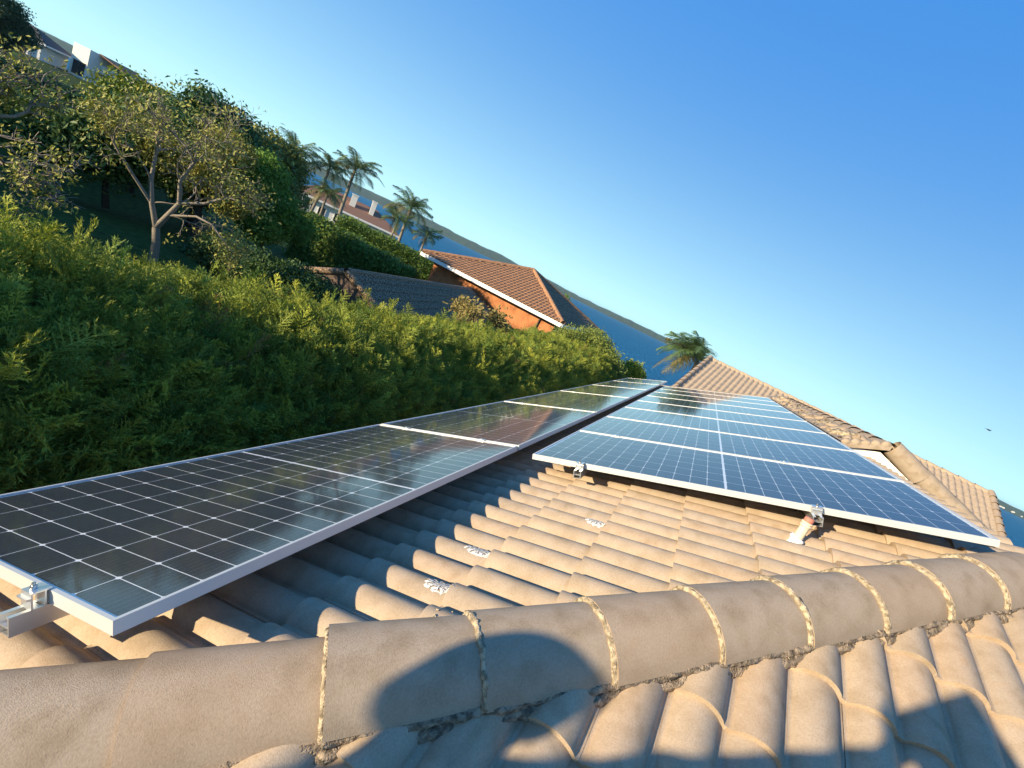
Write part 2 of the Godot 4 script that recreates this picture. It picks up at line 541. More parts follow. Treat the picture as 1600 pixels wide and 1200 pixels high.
func panels() -> void:
	panel_meshes()
	var names := ["at the hip end", "second from the hip", "third from the hip", "fourth from the hip", "fifth from the hip", "sixth from the hip, last", "seventh from the hip", "eighth from the hip, last"]
	var tilt := Basis(Vector3(0, 0, 1), 0.0202)
	# lower row: long sides along the roof
	var bl := Basis(Vector3(0, 0, -1), Vector3(-sn, cs, 0), Vector3(cs, sn, 0))
	var low := tilt * bl
	var corner := rw(0, 0, 0.018)
	for i in 6:
		var p := corner + low * Vector3(1.0 + 2.02 * i, 0, -0.5)
		panel("dark framed solar panel %s of the lower row beside the hedge" % names[i], Transform3D(low, p), i < 3, "lower row of solar panels")
	# upper row: long sides up the slope
	var hi := face_a() * Basis(Vector3.UP, -PI / 2)
	for i in 8:
		panel("blue solar panel %s of the upper row below the ridge" % names[i], Transform3D(hi, rw(1.114, 1.952 + 0.5 + 1.02 * i, 0)), i < 3, "upper row of solar panels")
	# rails along the rows
	var along := Basis(Vector3(cs, sn, 0), Vector3(-sn, cs, 0), Vector3(0, 0, 1))
	var where := [[-0.243, -0.062, 12.25, "lower row, on its uphill side"], [-0.79, -0.062, 12.25, "lower row, on its eave side"], [0.395, 1.885, 8.25, "upper row, on its downhill side"], [1.485, 1.885, 8.25, "upper row, on its ridge side"]]
	for w in where:
		var lower: bool = w[1] < 0
		var b := tilt * along if lower else along
		var p: Vector3 = corner + b * Vector3(w[0], -0.0305, -w[1]) if lower else rw(w[0], w[1], -0.0305)
		rail("aluminium mounting rail under the %s" % w[3], p, b, w[2])
		end_clamp("aluminium end clamp on the rail of the %s" % w[3], Transform3D(b, (corner + b * Vector3(w[0], 0, 0.0) if lower else rw(w[0], 1.952, 0.0))))
		for i in range(1, 6 if lower else 8):
			var u := 2.02 * i - 0.01 if lower else 1.952 + 1.02 * i - 0.01
			var q: Vector3 = corner + b * Vector3(w[0], 0, -u) if lower else rw(w[0], u, 0)
			var t := thing("mid_clamp", "mid clamp between the %s panels of the %s" % [["first and second", "second and third", "third and fourth", "fourth and fifth", "fifth and sixth", "sixth and seventh", "seventh and eighth"][i - 1], w[3]], "clamp", Transform3D(b, q), "mid clamps of the " + w[3])
			var st := S(false)
			box(st, Vector3(0, 0.0022, 0), Vector3(0.045, 0.003, 0.036))
			box(st, Vector3(0, -0.015, 0), Vector3(0.043, 0.03, 0.012))
			add("body", done(st), M.bright_aluminium, t)
			var bo := S()
			tube(bo, [Vector3(0, 0.0038, 0), Vector3(0, 0.010, 0)], [0.006, 0.006], 6, true)
			add("bolt", done(bo), M.steel, t)

func vent_pipe() -> void:
	var p := rw(1.39, 1.825, tile_n(1.825, 1.39) - 0.01)
	var t := thing("vent_pipe", "short cream vent pipe wrapped in white tape standing on the tiles", "pipe", Transform3D(Basis(Vector3(0, 0, 1), 0.03), p))
	var st := S()
	tube(st, [Vector3(0, 0, 0), Vector3(0, 0.148, 0)], [0.019, 0.019], 18)
	add("tube", done(st), M.pvc, t)
	st = S()
	tube(st, [Vector3(0, 0.112, 0), Vector3(0, 0.113, 0), Vector3(0, 0.122, 0), Vector3(0, 0.123, 0)], [0.0192, 0.0225, 0.0225, 0.0192], 18)
	tube(st, [Vector3(0, 0.128, 0), Vector3(0, 0.1285, 0), Vector3(0, 0.134, 0), Vector3(0, 0.1345, 0)], [0.0192, 0.0235, 0.0235, 0.0192], 18)
	add("collar", done(st), M.pvc, t)
	st = S()
	tube(st, [Vector3(0, 0.1349, 0), Vector3(0, 0.151, 0), Vector3(0, 0.156, 0), Vector3(0, 0.157, 0)], [0.0195, 0.0192, 0.016, 0.001], 18)
	add("plug", done(st), M.pvc_cap, t)
	st = S()
	var pts := []
	for a in 60:
		var f := a / 59.0
		pts.append(Vector3(cos(f * TAU * 4.0) * (0.020 + 0.003 * sin(f * 9.0)), 0.004 + f * 0.052, sin(f * TAU * 4.0) * (0.020 + 0.003 * sin(f * 7.0))))
	lumpy(st, pts, 0.0085, 0.35, 6)
	add("tape_wrap", done(st), M.tape, t)

# ------------------------------------------------------------------ other roofs of the house
func tile_field(st: SurfaceTool, o: Vector3, ax: Vector3, up: Vector3, nn: Vector3, rows: int, course: float, pitch: float, h: float, span: Callable, step := 0.45) -> void:
	# o is the lower left of the field; span(k) gives [from, to] along ax for course k
	for k in rows:
		var sp: Array = span.call(k)
		var c0 := int(ceil(sp[0] / pitch)); var c1 := int(floor(sp[1] / pitch))
		for c in range(c0, c1):
			var a := []; var b := []; var d := []
			for i in 6:
				var f := i / 5.0
				var y: float = h * pow(sin(PI * clampf((f - 0.08) / 0.84, 0, 1)), 0.8)
				var q := o + ax * ((c + f) * pitch)
				a.append(q + up * (k * course) + nn * (y + h * step))
				b.append(q + up * ((k + 1.12) * course) + nn * y)
				d.append(q + up * (k * course) + nn * (y - h * 0.05))
			st.set_smooth_group(0)
			for i in 5: quad(st, a[i], b[i], b[i + 1], a[i + 1])
			st.set_smooth_group(-1)
			for i in 5: quad(st, d[i], a[i], a[i + 1], d[i + 1])

func far_wing() -> void:
	var turn := deg_to_rad(8.0)
	var ax := Vector3(cos(turn), 0, sin(turn))
	var back := Vector3(sin(turn), 0, -cos(turn))
	var apex := Vector3(0.60, 1.03, -16.0)
	var up := (back * cs + Vector3.UP * sn).normalized()
	var nn := (Vector3.UP * cs - back * sn).normalized()
	var t := thing("gabled_wing", "far gabled house wing with tan ribbed tiles rising beyond the panels", "roof")
	var rows := 13
	var course := 0.33
	var o := apex - up * (rows * course)
	var st := S()
	tile_field(st, o, ax, up, nn, rows, course, 0.15, 0.045, func(_k): return [0.0, 7.5], 0.12)
	tag(add("tile_field", done(st), M.tile_1, t), "", "", "", "stuff")
	st = S(false)
	var e := ax * 7.5
	var oo := o - nn * 0.02; var aa := apex - nn * 0.02
	quad(st, oo, aa, aa + e, oo + e)
	var bb := aa + back * 4.0 - Vector3.UP * 1.7
	quad(st, aa, bb, bb + e, aa + e)
	add("roof_deck", done(st), M.tile_2, t)
	st = S(false)
	quad(st, oo + Vector3(0, -0.1, 0), oo + Vector3(0, -3.0, 0), oo + e + Vector3(0, -3.0, 0), oo + e + Vector3(0, -0.1, 0))
	tri(st, oo + Vector3(0, -0.1, 0) + ax * 0.1, aa + Vector3(0, -0.05, 0) + ax * 0.1, bb + ax * 0.1)
	tri(st, oo + e + Vector3(0, -0.1, 0) - ax * 0.1, aa + e + Vector3(0, -0.05, 0) - ax * 0.1, bb + e - ax * 0.1)
	add("wall", done(st), M.plaster, t)
	for k in 21:      # ridge caps
		var r := S()
		tube(r, [apex + ax * (k * 0.36 - 0.05) - Vector3.UP * 0.02, apex + ax * (k * 0.36 + 0.36) - Vector3.UP * 0.03], [0.10, 0.085], 10)
		add("ridge_cap", done(r), M.tile_3, t)
	for k in 13:      # caps along the verge
		for e2 in [Vector3.ZERO, e]:
			var r := S()
			tube(r, [o + up * (k * 0.33) + e2 + nn * 0.05, o + up * (k * 0.33 + 0.36) + e2 + nn * 0.035], [0.085, 0.072], 9)
			add("verge_cap", done(r), M.tile_3, t)

func gable_step() -> void:
	# the part of the roof beyond the ridge that stands a little higher, with a white gable towards the camera
	var t := thing("small_gable", "small white gable with tan verge tiles standing beside the upper panels", "gable")
	var z := -4.71
	var peak := Vector3(2.335, 0.865, z)
	var st := S(false)
	var l := Vector3(1.95, 0.73, z); var r := Vector3(3.7, 0.35, z)
	tri(st, l, peak, r)
	tri(st, l, r, Vector3(3.0, -0.2, z)); tri(st, l, Vector3(3.0, -0.2, z), Vector3(1.95, -0.2, z))
	add("gable_wall", done(st), M.plaster, t)
	st = S(false)
	var bk := Vector3(0, 0, -6.6)
	var lo := Vector3(2.03, 0.80, z + 0.05); var hi := Vector3(2.37, 0.965, z + 0.05)
	quad(st, lo, lo + bk, hi + bk, hi)
	quad(st, lo - Vector3(0, 0.05, 0), lo, hi, hi - Vector3(0, 0.05, 0))
	quad(st, peak + Vector3(0, 0.05, 0), peak + Vector3(0, 0.05, 0) + bk, r + Vector3(0, 0.05, 0) + bk, r + Vector3(0, 0.05, 0))
	add("roof_deck", done(st), M.cap, t)
	var dr := (r - peak).normalized()
	for k in 5:      # verge caps down the right side
		var c := S()
		var p: Vector3 = peak + dr * (0.03 + 0.30 * k) + Vector3(0.03, 0.095, -0.04)
		tube(c, [p, p + dr * 0.33 - Vector3(0, 0.012, 0)], [0.084, 0.092], 14)
		add("verge_cap", done(c), M.cap, t)
	for k in 5:      # short verge pieces up the left side
		var c := S()
		var p: Vector3 = lo.lerp(hi, k / 5.0 - 0.02) + Vector3(0, 0.0, -0.03)
		lumpy(c, [p, p + (hi - lo) * 0.06, p + (hi - lo) * 0.11, p + (hi - lo) * 0.16, p + (hi - lo) * 0.21], 0.034, 0.25, 9)
		add("verge_piece", done(c), M.cap, t)
	for k in 17:      # caps along its crest
		var c := S()
		var p := Vector3(2.38, 0.90, z - 0.02 - 0.36 * k)
		tube(c, [p, p + Vector3(0, -0.008, -0.38)], [0.088, 0.080], 14)
		add("ridge_cap", done(c), M.cap_warm, t)
	for k in 22:      # cut tile ends and rough mortar along the side next to the panels
		var c := S()
		var zz := z - 0.25 - k * 0.26
		var pts := []
		for a in 9:
			pts.append(Vector3(lerpf(2.06, 2.26, a / 8.0) + rng.randf_range(-0.02, 0.02), 0.80 + 0.10 * a / 8.0 + rng.randf_range(-0.02, 0.02), zz + rng.randf_range(-0.07, 0.07)))
		lumpy(c, pts, rng.randf_range(0.03, 0.05), 0.6, 8)
		add("mortar_lump", done(c), [M.cap, M.mortar, M.cap, M.cap_warm][k % 4], t)

# ------------------------------------------------------------------ plants
func leaf_clump(n: int, size: float, spread: float, slim := 0.45) -> ArrayMesh:
	var st := S(false)
	for k in n:
		var b := random_basis()
		var c := Vector3(rng.randfn(), rng.randfn(), rng.randfn()) * spread * 0.5
		var l := size * rng.randf_range(0.7, 1.25)
		var w := l * slim
		var a := c; var e := c + b.x * l; var m1 := c + b.x * l * 0.5 + b.y * w * 0.5 + b.z * l * 0.08; var m2 := c + b.x * l * 0.5 - b.y * w * 0.5 + b.z * l * 0.08
		tri(st, a, m1, e); tri(st, a, e, m2)
	return done(st)

func spray(length: float) -> ArrayMesh:
	# one drooping shoot of a conifer: a stem with side shoots clothed in small flat needles
	var st := S(false)
	var bend := rng.randf_range(-0.25, 0.25)
	var stem := func(f: float) -> Vector3: return Vector3(bend * f * f * length, f * length, -0.20 * f * f * length)
	for k in 24:
		var f := 0.10 + 0.90 * k / 23.0
		var p: Vector3 = stem.call(f)
		var side := 1.0 if k % 2 else -1.0
		var ll := length * (0.34 * sin(PI * minf(1.0, 0.28 + f * 0.68)) + 0.05) * rng.randf_range(0.7, 1.2)
		var d := Vector3(side * rng.randf_range(0.6, 1.0), rng.randf_range(0.5, 0.9), rng.randf_range(-0.45, 0.35)).normalized()
		var n := 6
		for j in n:
			var q := p + d * ll * (j + 0.5) / n + Vector3(0, 0, -0.15 * ll * pow((j + 0.5) / n, 2))
			for s in [-1.0, 1.0]:
				var nd: Vector3 = (d + Vector3(rng.randf_range(-0.5, 0.5), rng.randf_range(-0.3, 0.6), rng.randf_range(-0.6, 0.6)) + d.cross(Vector3(0, 0, 1)) * s * 0.7).normalized()
				var w: Vector3 = nd.cross(Vector3(rng.randfn(), rng.randfn(), rng.randfn())).normalized() * length * 0.0095
				var nl := length * rng.randf_range(0.05, 0.085)
				tri(st, q - w, q + nd * nl, q + w)
		var w2 := d.cross(Vector3(0, 0, 1)).normalized() * length * 0.008
		tri(st, p - w2, p + d * ll, p + w2)
	for k in 4:
		var a: Vector3 = stem.call(k / 4.0); var b: Vector3 = stem.call((k + 1) / 4.0)
		quad(st, a + Vector3(-0.008, 0, 0) * length, b + Vector3(-0.006, 0, 0) * length, b + Vector3(0.006, 0, 0) * length, a + Vector3(0.008, 0, 0) * length)
	return done(st)

func conifer_hedge() -> void:
	var t := thing("conifer_hedge", "tall shaggy conifer hedge with yellow-green tips beside the lower panels", "hedge")
	var nz := FastNoiseLite.new()
	nz.seed = 11; nz.frequency = 0.55
	var nz2 := FastNoiseLite.new()
	nz2.seed = 12; nz2.frequency = 0.16
	var xfs := [[], [], [], []]
	var cols := [[], [], [], []]
	for k in 30000:
		var z := rng.randf_range(-14.5, 2.2)
		if rng.randf() < 0.35: z = rng.randf_range(-6.0, 1.0)
		var phi := deg_to_rad(rng.randf_range(-50.0, 150.0))
		if phi < 0.0 and rng.randf() < 0.6: phi = deg_to_rad(rng.randf_range(10.0, 120.0))
		var lift := 0.22 * smoothstep(-2.0, -0.4, z) + 0.08 * nz2.get_noise_1d(z * 8.0)
		var bulge := 0.22 * nz.get_noise_3d(z * 1.6, phi * 2.2, 0.0) + 0.20 * nz.get_noise_3d(z * 0.5, phi, 9.0)
		var a := 1.33 + bulge * 0.8; var b := 0.72 + bulge * 0.8 + lift
		var deep := pow(rng.randf(), 2.0) * 0.24
		var p := Vector3(-2.90 + (a - deep) * cos(phi), -1.31 + (b - deep) * sin(phi), z)
		var out := Vector3(cos(phi) / a, sin(phi) / b, 0).normalized()
		var d := out * 0.75 + Vector3(rng.randfn() * 0.35, -0.22 * (1.0 - sin(phi)) + rng.randfn() * 0.25 + 0.12, rng.randfn() * 0.5)
		var s := rng.randf_range(0.15, 0.31)
		if sin(phi) > 0.7 and rng.randf() < 0.05:
			s = rng.randf_range(0.3, 0.45); d = Vector3(rng.randfn() * 0.3, 1.0, rng.randfn() * 0.4)
		var which := k % 4
		xfs[which].append(Transform3D(pointing(d, rng.randf() * TAU).scaled(Vector3.ONE * s), p))
		var w := rng.randf()
		var age := clampf(0.5 + rng.randfn() * 0.3, 0, 1)      # young shoots are yellower
		var c := Color(0.10, 0.175, 0.04).lerp(Color(0.42, 0.43, 0.06), age)
		if w < 0.015: c = Color(0.24, 0.17, 0.06)
		cols[which].append(c * rng.randf_range(0.75, 1.15))
	for i in 4:
		var o := many("foliage", spray(1.0), M.needles, t, xfs[i], cols[i])
		tag(o, "", "", "", "stuff")
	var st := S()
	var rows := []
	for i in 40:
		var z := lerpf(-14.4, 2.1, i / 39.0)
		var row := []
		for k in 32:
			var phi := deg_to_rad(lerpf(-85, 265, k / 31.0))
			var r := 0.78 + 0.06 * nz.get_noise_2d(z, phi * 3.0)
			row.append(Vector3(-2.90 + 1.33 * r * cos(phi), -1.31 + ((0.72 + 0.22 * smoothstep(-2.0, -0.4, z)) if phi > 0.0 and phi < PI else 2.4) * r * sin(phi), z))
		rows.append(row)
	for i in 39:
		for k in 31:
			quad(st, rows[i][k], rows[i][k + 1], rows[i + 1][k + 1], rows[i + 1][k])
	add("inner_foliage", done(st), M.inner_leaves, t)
	var tw := S()
	for k in 70:      # bare brown shoots sticking out
		var z := rng.randf_range(-11.0, 0.5)
		var phi := deg_to_rad(rng.randf_range(5, 110))
		var p := Vector3(-2.90 + 1.30 * cos(phi), -1.31 + 0.74 * sin(phi), z)
		var d := Vector3(cos(phi), sin(phi) * 0.6 + rng.randfn() * 0.2, rng.randfn() * 0.7).normalized()
		var pts := []; var rr := []
		for i in 6:
			pts.append(p + d * 0.05 * i + Vector3(0, -0.004 * i * i, 0.006 * i * sin(k + i)))
			rr.append(0.0035 * (1.0 - i / 7.0))
		tube(tw, pts, rr, 4)
	var o := add("twigs", done(tw), M.twig, t)
	tag(o, "", "", "", "stuff")

func limb(st: SurfaceTool, tips: Array, p: Vector3, d: Vector3, length: float, r: float, depth: int, wiggle: float, rise: float) -> void:
	var pts := [p]; var rr := [r]
	var n := 5
	var e := p
	for i in n:
		d = (d + Vector3(rng.randfn(), rng.randfn(), rng.randfn()) * wiggle + Vector3.UP * rise).normalized()
		e += d * length / n
		pts.append(e)
		rr.append(r * lerpf(1.0, 0.62, (i + 1.0) / n))
		if depth > 0 and i >= 1 and rng.randf() < 0.42:
			var sd := (d + Vector3(rng.randfn(), rng.randfn() * 0.7, rng.randfn()) * 0.75).normalized()
			limb(st, tips, e, sd, length * rng.randf_range(0.45, 0.7), r * 0.5, depth - 1, wiggle, rise)
	tube(st, pts, rr, 6 if r > 0.03 else 4)
	if depth <= 1: tips.append(e)
	if depth == 0: return
	for k in (2 if rng.randf() < 0.6 else 3):
		var sd := (d + Vector3(rng.randfn(), rng.randfn() * 0.8, rng.randfn()) * 0.62).normalized()
		limb(st, tips, e, sd, length * rng.randf_range(0.6, 0.85), r * 0.6, depth - 1, wiggle, rise)

func bare_tree(called: String, label: String, category: String, limbs: Array, depth: int, leaf: ArrayMesh, per_tip: int, col_a: Color, col_b: Color, spread: float, bark := "bark", group := "") -> void:
	# limbs: [points, radii, reach of the twigs at the end]
	var t := thing(called, label, category, Transform3D(), group)
	var st := S()
	var tips := []
	for l in limbs:
		tube(st, l[0], l[1], 8)
		if l[2] > 0.0:
			var e: Vector3 = l[0][-1]
			var d: Vector3 = (e - l[0][-2]).normalized()
			var r: float = l[1][-1]
			for k in 4:
				limb(st, tips, e, (d + Vector3(rng.randfn(), rng.randfn() * 0.7, rng.randfn()) * 0.6).normalized(), l[2] * rng.randf_range(0.7, 1.1), r * 0.7, depth, 0.20, 0.03)
			for i in range(1, l[0].size() - 1):
				limb(st, tips, l[0][i], (d + Vector3(rng.randfn(), rng.randfn(), rng.randfn()) * 0.8).normalized(), l[2] * 0.9, r * 0.6, depth - 1, 0.20, 0.03)
	add("trunk", done(st), M[bark], t)
	var xfs := []; var cols := []
	for p in tips:
		if rng.randf() < 0.45: continue
		for k in per_tip:
			xfs.append(Transform3D(random_basis().scaled(Vector3.ONE * rng.randf_range(0.6, 1.2)), p + Vector3(rng.randfn(), rng.randfn(), rng.randfn()) * spread))
			cols.append(col_a.lerp(col_b, rng.randf()))
	if xfs: tag(many("crown", leaf, M.leaves, t, xfs, cols), "", "", "", "stuff")

func leafy_tree(called: String, label: String, category: String, base: Vector3, lumps: Array, leaf: ArrayMesh, count: int, col_a: Color, col_b: Color, bark := "dark_bark", group := "") -> void:
	# lumps: [centre, radius]; leaves fill the outer part of each lump
	var t := thing(called, label, category, Transform3D(), group)
	var st := S()
	var mid := Vector3.ZERO
	for l in lumps: mid += l[0] / lumps.size()
	var fork := base.lerp(mid, 0.5)
	var tr := 0.05 + 0.03 * base.distance_to(mid)
	tube(st, [base, base.lerp(fork, 0.5) + Vector3(0.05, 0, 0.04), fork], [tr, tr * 0.8, tr * 0.65], 8)
	var xfs := []; var cols := []
	var total := 0.0
	for l in lumps: total += l[1] * l[1]
	for l in lumps:
		var c: Vector3 = l[0]; var r: float = l[1]
		tube(st, [fork, fork.lerp(c, 0.5) + Vector3(0, -0.1 * r, 0.1 * r), c], [tr * 0.55, tr * 0.35, tr * 0.15], 5)
		var stretch := Vector3(rng.randf_range(0.85, 1.2), rng.randf_range(0.7, 0.95), rng.randf_range(0.85, 1.2))
		var nz := FastNoiseLite.new()
		nz.seed = rng.randi() % 1000; nz.frequency = 1.1
		for k in int(count * r * r / total):
			var d := Vector3(rng.randfn(), rng.randfn(), rng.randfn()).normalized()
			var reach := 0.86 + 0.42 * nz.get_noise_3dv(d * 1.6)
			var f := reach * (1.0 - 0.55 * pow(rng.randf(), 2.0))
			var p := c + d * stretch * r * f
			var up := (d + Vector3(rng.randfn(), rng.randfn(), rng.randfn()) * 0.5).normalized()
			xfs.append(Transform3D(pointing(up, rng.randf() * TAU).scaled(Vector3.ONE * rng.randf_range(0.7, 1.25)), p))
			cols.append(col_a.lerp(col_b, clampf(rng.randf() * 0.7 + 0.5 * (nz.get_noise_3dv(p * 0.9) + 0.3), 0, 1)))
	add("trunk", done(st), M[bark], t)
	tag(many("crown", leaf, M.leaves, t, xfs, cols), "", "", "", "stuff")

func clipped_hedge(label: String, a: Vector3, b: Vector3, h: float, w: float, leaf: ArrayMesh, count: int, col_a: Color, col_b: Color) -> void:
	var t := thing("clipped_hedge", label, "hedge")
	var ax := (b - a); var l := ax.length()
	ax = ax.normalized()
	var flat := Vector3(ax.x, 0, ax.z).normalized()
	var sd := flat.cross(Vector3.UP).normalized()
	var st := S(false)
	var q := func(f, s, y): return a + ax * l * f + sd * s * w / 2 + Vector3.UP * y
	for k in 8:
		var f := k / 8.0; var g := (k + 1) / 8.0
		for s in [-1.0, 1.0]:
			quad(st, q.call(f, s * 0.86, -h), q.call(f, s * 0.86, -0.18), q.call(g, s * 0.86, -0.18), q.call(g, s * 0.86, -h))
		quad(st, q.call(f, -0.86, -0.18), q.call(f, 0.86, -0.18), q.call(g, 0.86, -0.18), q.call(g, -0.86, -0.18))
	quad(st, q.call(0, -0.86, -h), q.call(0, -0.86, -0.18), q.call(0, 0.86, -0.18), q.call(0, 0.86, -h))
	quad(st, q.call(1, -0.86, -h), q.call(1, -0.86, -0.18), q.call(1, 0.86, -0.18), q.call(1, 0.86, -h))
	add("inner_foliage", done(st), M.inner_leaves, t)
	var xfs := []; var cols := []
	for k in count:
		var f := rng.randf()
		var pick := rng.randf() * (2.0 * h + w)
		var p: Vector3
		var n: Vector3
		if pick < w:
			p = q.call(f, rng.randf_range(-1, 1), absf(rng.randfn()) * 0.04 + 0.06 * sin(f * 19.0) + 0.05 * sin(f * 47.0)); n = Vector3.UP
		else:
			var s := 1.0 if pick < w + h else -1.0
			p = q.call(f, s * (1.0 + rng.randfn() * 0.05), -rng.randf() * h); n = sd * s
		n = (n + Vector3(rng.randfn(), rng.randfn(), rng.randfn()) * 0.5).normalized()
		xfs.append(Transform3D(pointing(n, rng.randf() * TAU).scaled(Vector3.ONE * rng.randf_range(0.7, 1.2)), p))
		cols.append(col_a.lerp(col_b, rng.randf()))
	tag(many("foliage", leaf, M.leaves, t, xfs, cols), "", "", "", "stuff")

func frond(length: float, droop: float) -> ArrayMesh:
	var st := S(false)
	var pts := []
	for i in 9:
		var f := i / 8.0
		pts.append(Vector3(0, length * (0.42 * f - droop * f * f), length * (f - 0.22 * f * f)))
	for i in 8:
		var w := length * 0.012 * (1.0 - i / 9.0)
		quad(st, pts[i] + Vector3(-w, 0, 0), pts[i + 1] + Vector3(-w, 0, 0), pts[i + 1] + Vector3(w, 0, 0), pts[i] + Vector3(w, 0, 0))
	for i in 34:
		var f := 0.14 + 0.86 * i / 33.0
		var k := int(minf(f * 8.0, 7.0))
		var p: Vector3 = pts[k].lerp(pts[k + 1], f * 8.0 - k)
		var along: Vector3 = (pts[k + 1] - pts[k]).normalized()
		for s in [-1.0, 1.0]:
			var ll := length * 0.30 * sin(PI * clampf(0.16 + f * 0.80, 0, 1)) * rng.randf_range(0.8, 1.15)
			var d := (Vector3(s, -0.35 + rng.randf_range(-0.2, 0.35), 0) + along * 0.75).normalized()
			var w := along * length * 0.011
			var m := p + d * ll * 0.55 + Vector3(0, 0.02 * length, 0)
			tri(st, p - w, m, p + w)
			tri(st, m - w * 0.8, p + d * ll - Vector3(0, 0.03 * length, 0), m + w * 0.8)
			tri(st, p - w, m - w * 0.8, m)
	return done(st)

func palm(label: String, crown: Vector3, ground: float, length: float, lean: Vector2, wind := Vector3.ZERO, n := 24, group := "palms by the far house") -> void:
	var t := thing("palm_tree", label, "palm", Transform3D(), group)
	var st := S()
	var base := Vector3(crown.x + lean.x, ground, crown.z + lean.y)
	var pts := []; var rr := []
	for i in 9:
		var f := i / 8.0
		pts.append(base.lerp(crown, f) + Vector3(lean.x, 0, lean.y) * -0.25 * sin(PI * f))
		rr.append((0.17 - 0.05 * f) * length / 2.6 * (1.0 + 0.06 * (i % 2)))
	tube(st, pts, rr, 9)
	add("trunk", done(st), M.bark, t)
	var fr := [frond(length, 0.55), frond(length, 0.85), frond(length * 0.9, 0.30)]
	for k in n:
		var a := TAU * k / n * 1.618 * 2.0 + rng.randf() * 0.5
		var d := Vector3(sin(a), 0, cos(a)) + wind * rng.randf_range(0.7, 1.4)
		var lift := lerpf(1.1, -0.35, k / float(n - 1)) if wind == Vector3.ZERO else lerpf(0.9, -0.25, k / float(n - 1))
		var turn := atan2(d.x, d.z)
		var b := Basis(Vector3.UP, turn) * Basis(Vector3.RIGHT, -lift * 0.75 + rng.randf_range(-0.15, 0.15)) * Basis(Vector3.BACK, rng.randf_range(-0.4, 0.4))
		var o := add("frond", fr[k % 3], M.frond if k < n - 4 else M.frond_dry, t, Transform3D(b.scaled(Vector3.ONE * rng.randf_range(0.85, 1.1) * 1.22), crown))

# ------------------------------------------------------------------ ground, lake, far shore
const GROUND := [[0, 0, -3.3], [0, 12, -3.0], [8, 0, -4], [8, -10, -5], [-3, -5, -3.2], [-10.5, -6, -2.35], [-11, -3, -2.6], [-14, -11, -2.55], [-10, -10, -2.6], [-5, -15, -4.0], [-12, -22, -4.4], [-8, -22, -5], [-3, -25, -6.5], [5, -22, -7], [-20, -9, -3.2], [-27, -10, -3.1], [-36, -15, -1.6], [-60, -25, -2.2], [-100, -42, -2.2], [-112, -38, -2.0], [-49, -48, -4.2], [-29, -37, -3.2], [-22, -20, -4.0], [-30, -70, -14], [-55, -64, -7], [-70, -80, -12], [-10, -55, -15], [10, -50, -15], [40, -30, -15], [40, 10, -12], [-20, 12, -1.0], [-16, 3, -1.8], [-50, 20, 2], [-100, 30, 2], [0, 40, -2.0], [-140, -90, -6], [0, -130, -22], [-90, -130, -22], [80, -120, -22], [-170, -140, -18], [110, 0, -22], [-220, -20, 0]]

func ground_y(x: float, z: float) -> float:
	var s := 0.0; var w := 0.0
	for g in GROUND:
		var d: float = (x - g[0]) * (x - g[0]) + (z - g[1]) * (z - g[1]) + 1.5
		var k := 1.0 / pow(d, 1.6)
		s += k * g[2]; w += k
	return s / w

func land() -> void:
	var st := S()
	var xs := []; var zs := []
	for i in 61: xs.append(signf(i - 36.0) * pow(absf(i - 36.0) / 36.0, 1.9) * 260.0)
	for i in 61: zs.append(-8.0 + signf(i - 34.0) * pow(absf(i - 34.0) / 34.0, 1.9) * 150.0)
	var h := []
	for i in 61:
		var row := []
		for k in 61: row.append(Vector3(xs[i], ground_y(xs[i], zs[k]), zs[k]))
		h.append(row)
	for i in 60:
		for k in 60:
			quad(st, h[i][k], h[i][k + 1], h[i + 1][k + 1], h[i + 1][k])
	tag(add("ground", done(st), M.grass), "grassy hillside sloping down to the lake", "", "", "structure")
	st = S(false)
	quad(st, Vector3(-4500, -14, 300), Vector3(-4500, -14, -4200), Vector3(4500, -14, -4200), Vector3(4500, -14, 300))
	tag(add("water", done(st), M.water), "blue rippled lake stretching to the far shore", "", "", "structure")
	# far shore
	var nz := FastNoiseLite.new()
	nz.seed = 77; nz.frequency = 0.0011; nz.fractal_octaves = 5
	st = S()
	var rows := []
	for i in 220:
		var a := deg_to_rad(lerpf(-85, 60, i / 219.0))
		var row := []
		var shore := 2500.0 + 260.0 * nz.get_noise_1d(i * 22.0)
		for k in 9:
			var r := shore + k * 130.0
			var p := Vector3(sin(a) * r, 0, -cos(a) * r)
			var tall := 22.0 + 16.0 * nz.get_noise_2d(p.x * 0.9, p.z * 0.9) + 22.0 * smoothstep(-0.25, -0.62, a) + 7.0 * nz.get_noise_2d(p.x * 5.0, p.z * 5.0)
			row.append(Vector3(p.x, -15.0 + tall * smoothstep(0.0, 5.0, float(k)) + (1.5 if k > 0 else 0.0), p.z))
		rows.append(row)
	for i in 219:
		for k in 8:
			quad(st, rows[i][k], rows[i][k + 1], rows[i + 1][k + 1], rows[i + 1][k])
	tag(add("hills", done(st), M.far_hill), "low wooded hills along the far shore of the lake", "", "", "structure")
	st = S(false)
	for k in 90:
		var a := deg_to_rad(rng.randf_range(22, 40) if k < 82 else rng.randf_range(-6, 0))
		var r := 2500.0 + 260.0 * nz.get_noise_1d((rad_to_deg(a) + 85.0) / 145.0 * 219.0 * 22.0) + rng.randf_range(60, 190)
		var s := rng.randf_range(2.5, 5)
		box(st, Vector3(sin(a) * r, -10.0 + (r - 2500.0) * 0.02, -cos(a) * r), Vector3(s * 1.6, s, s))
	tag(add("shore_houses", done(st), M.far_house), "scattered pale houses along the far shore", "houses", "", "stuff")

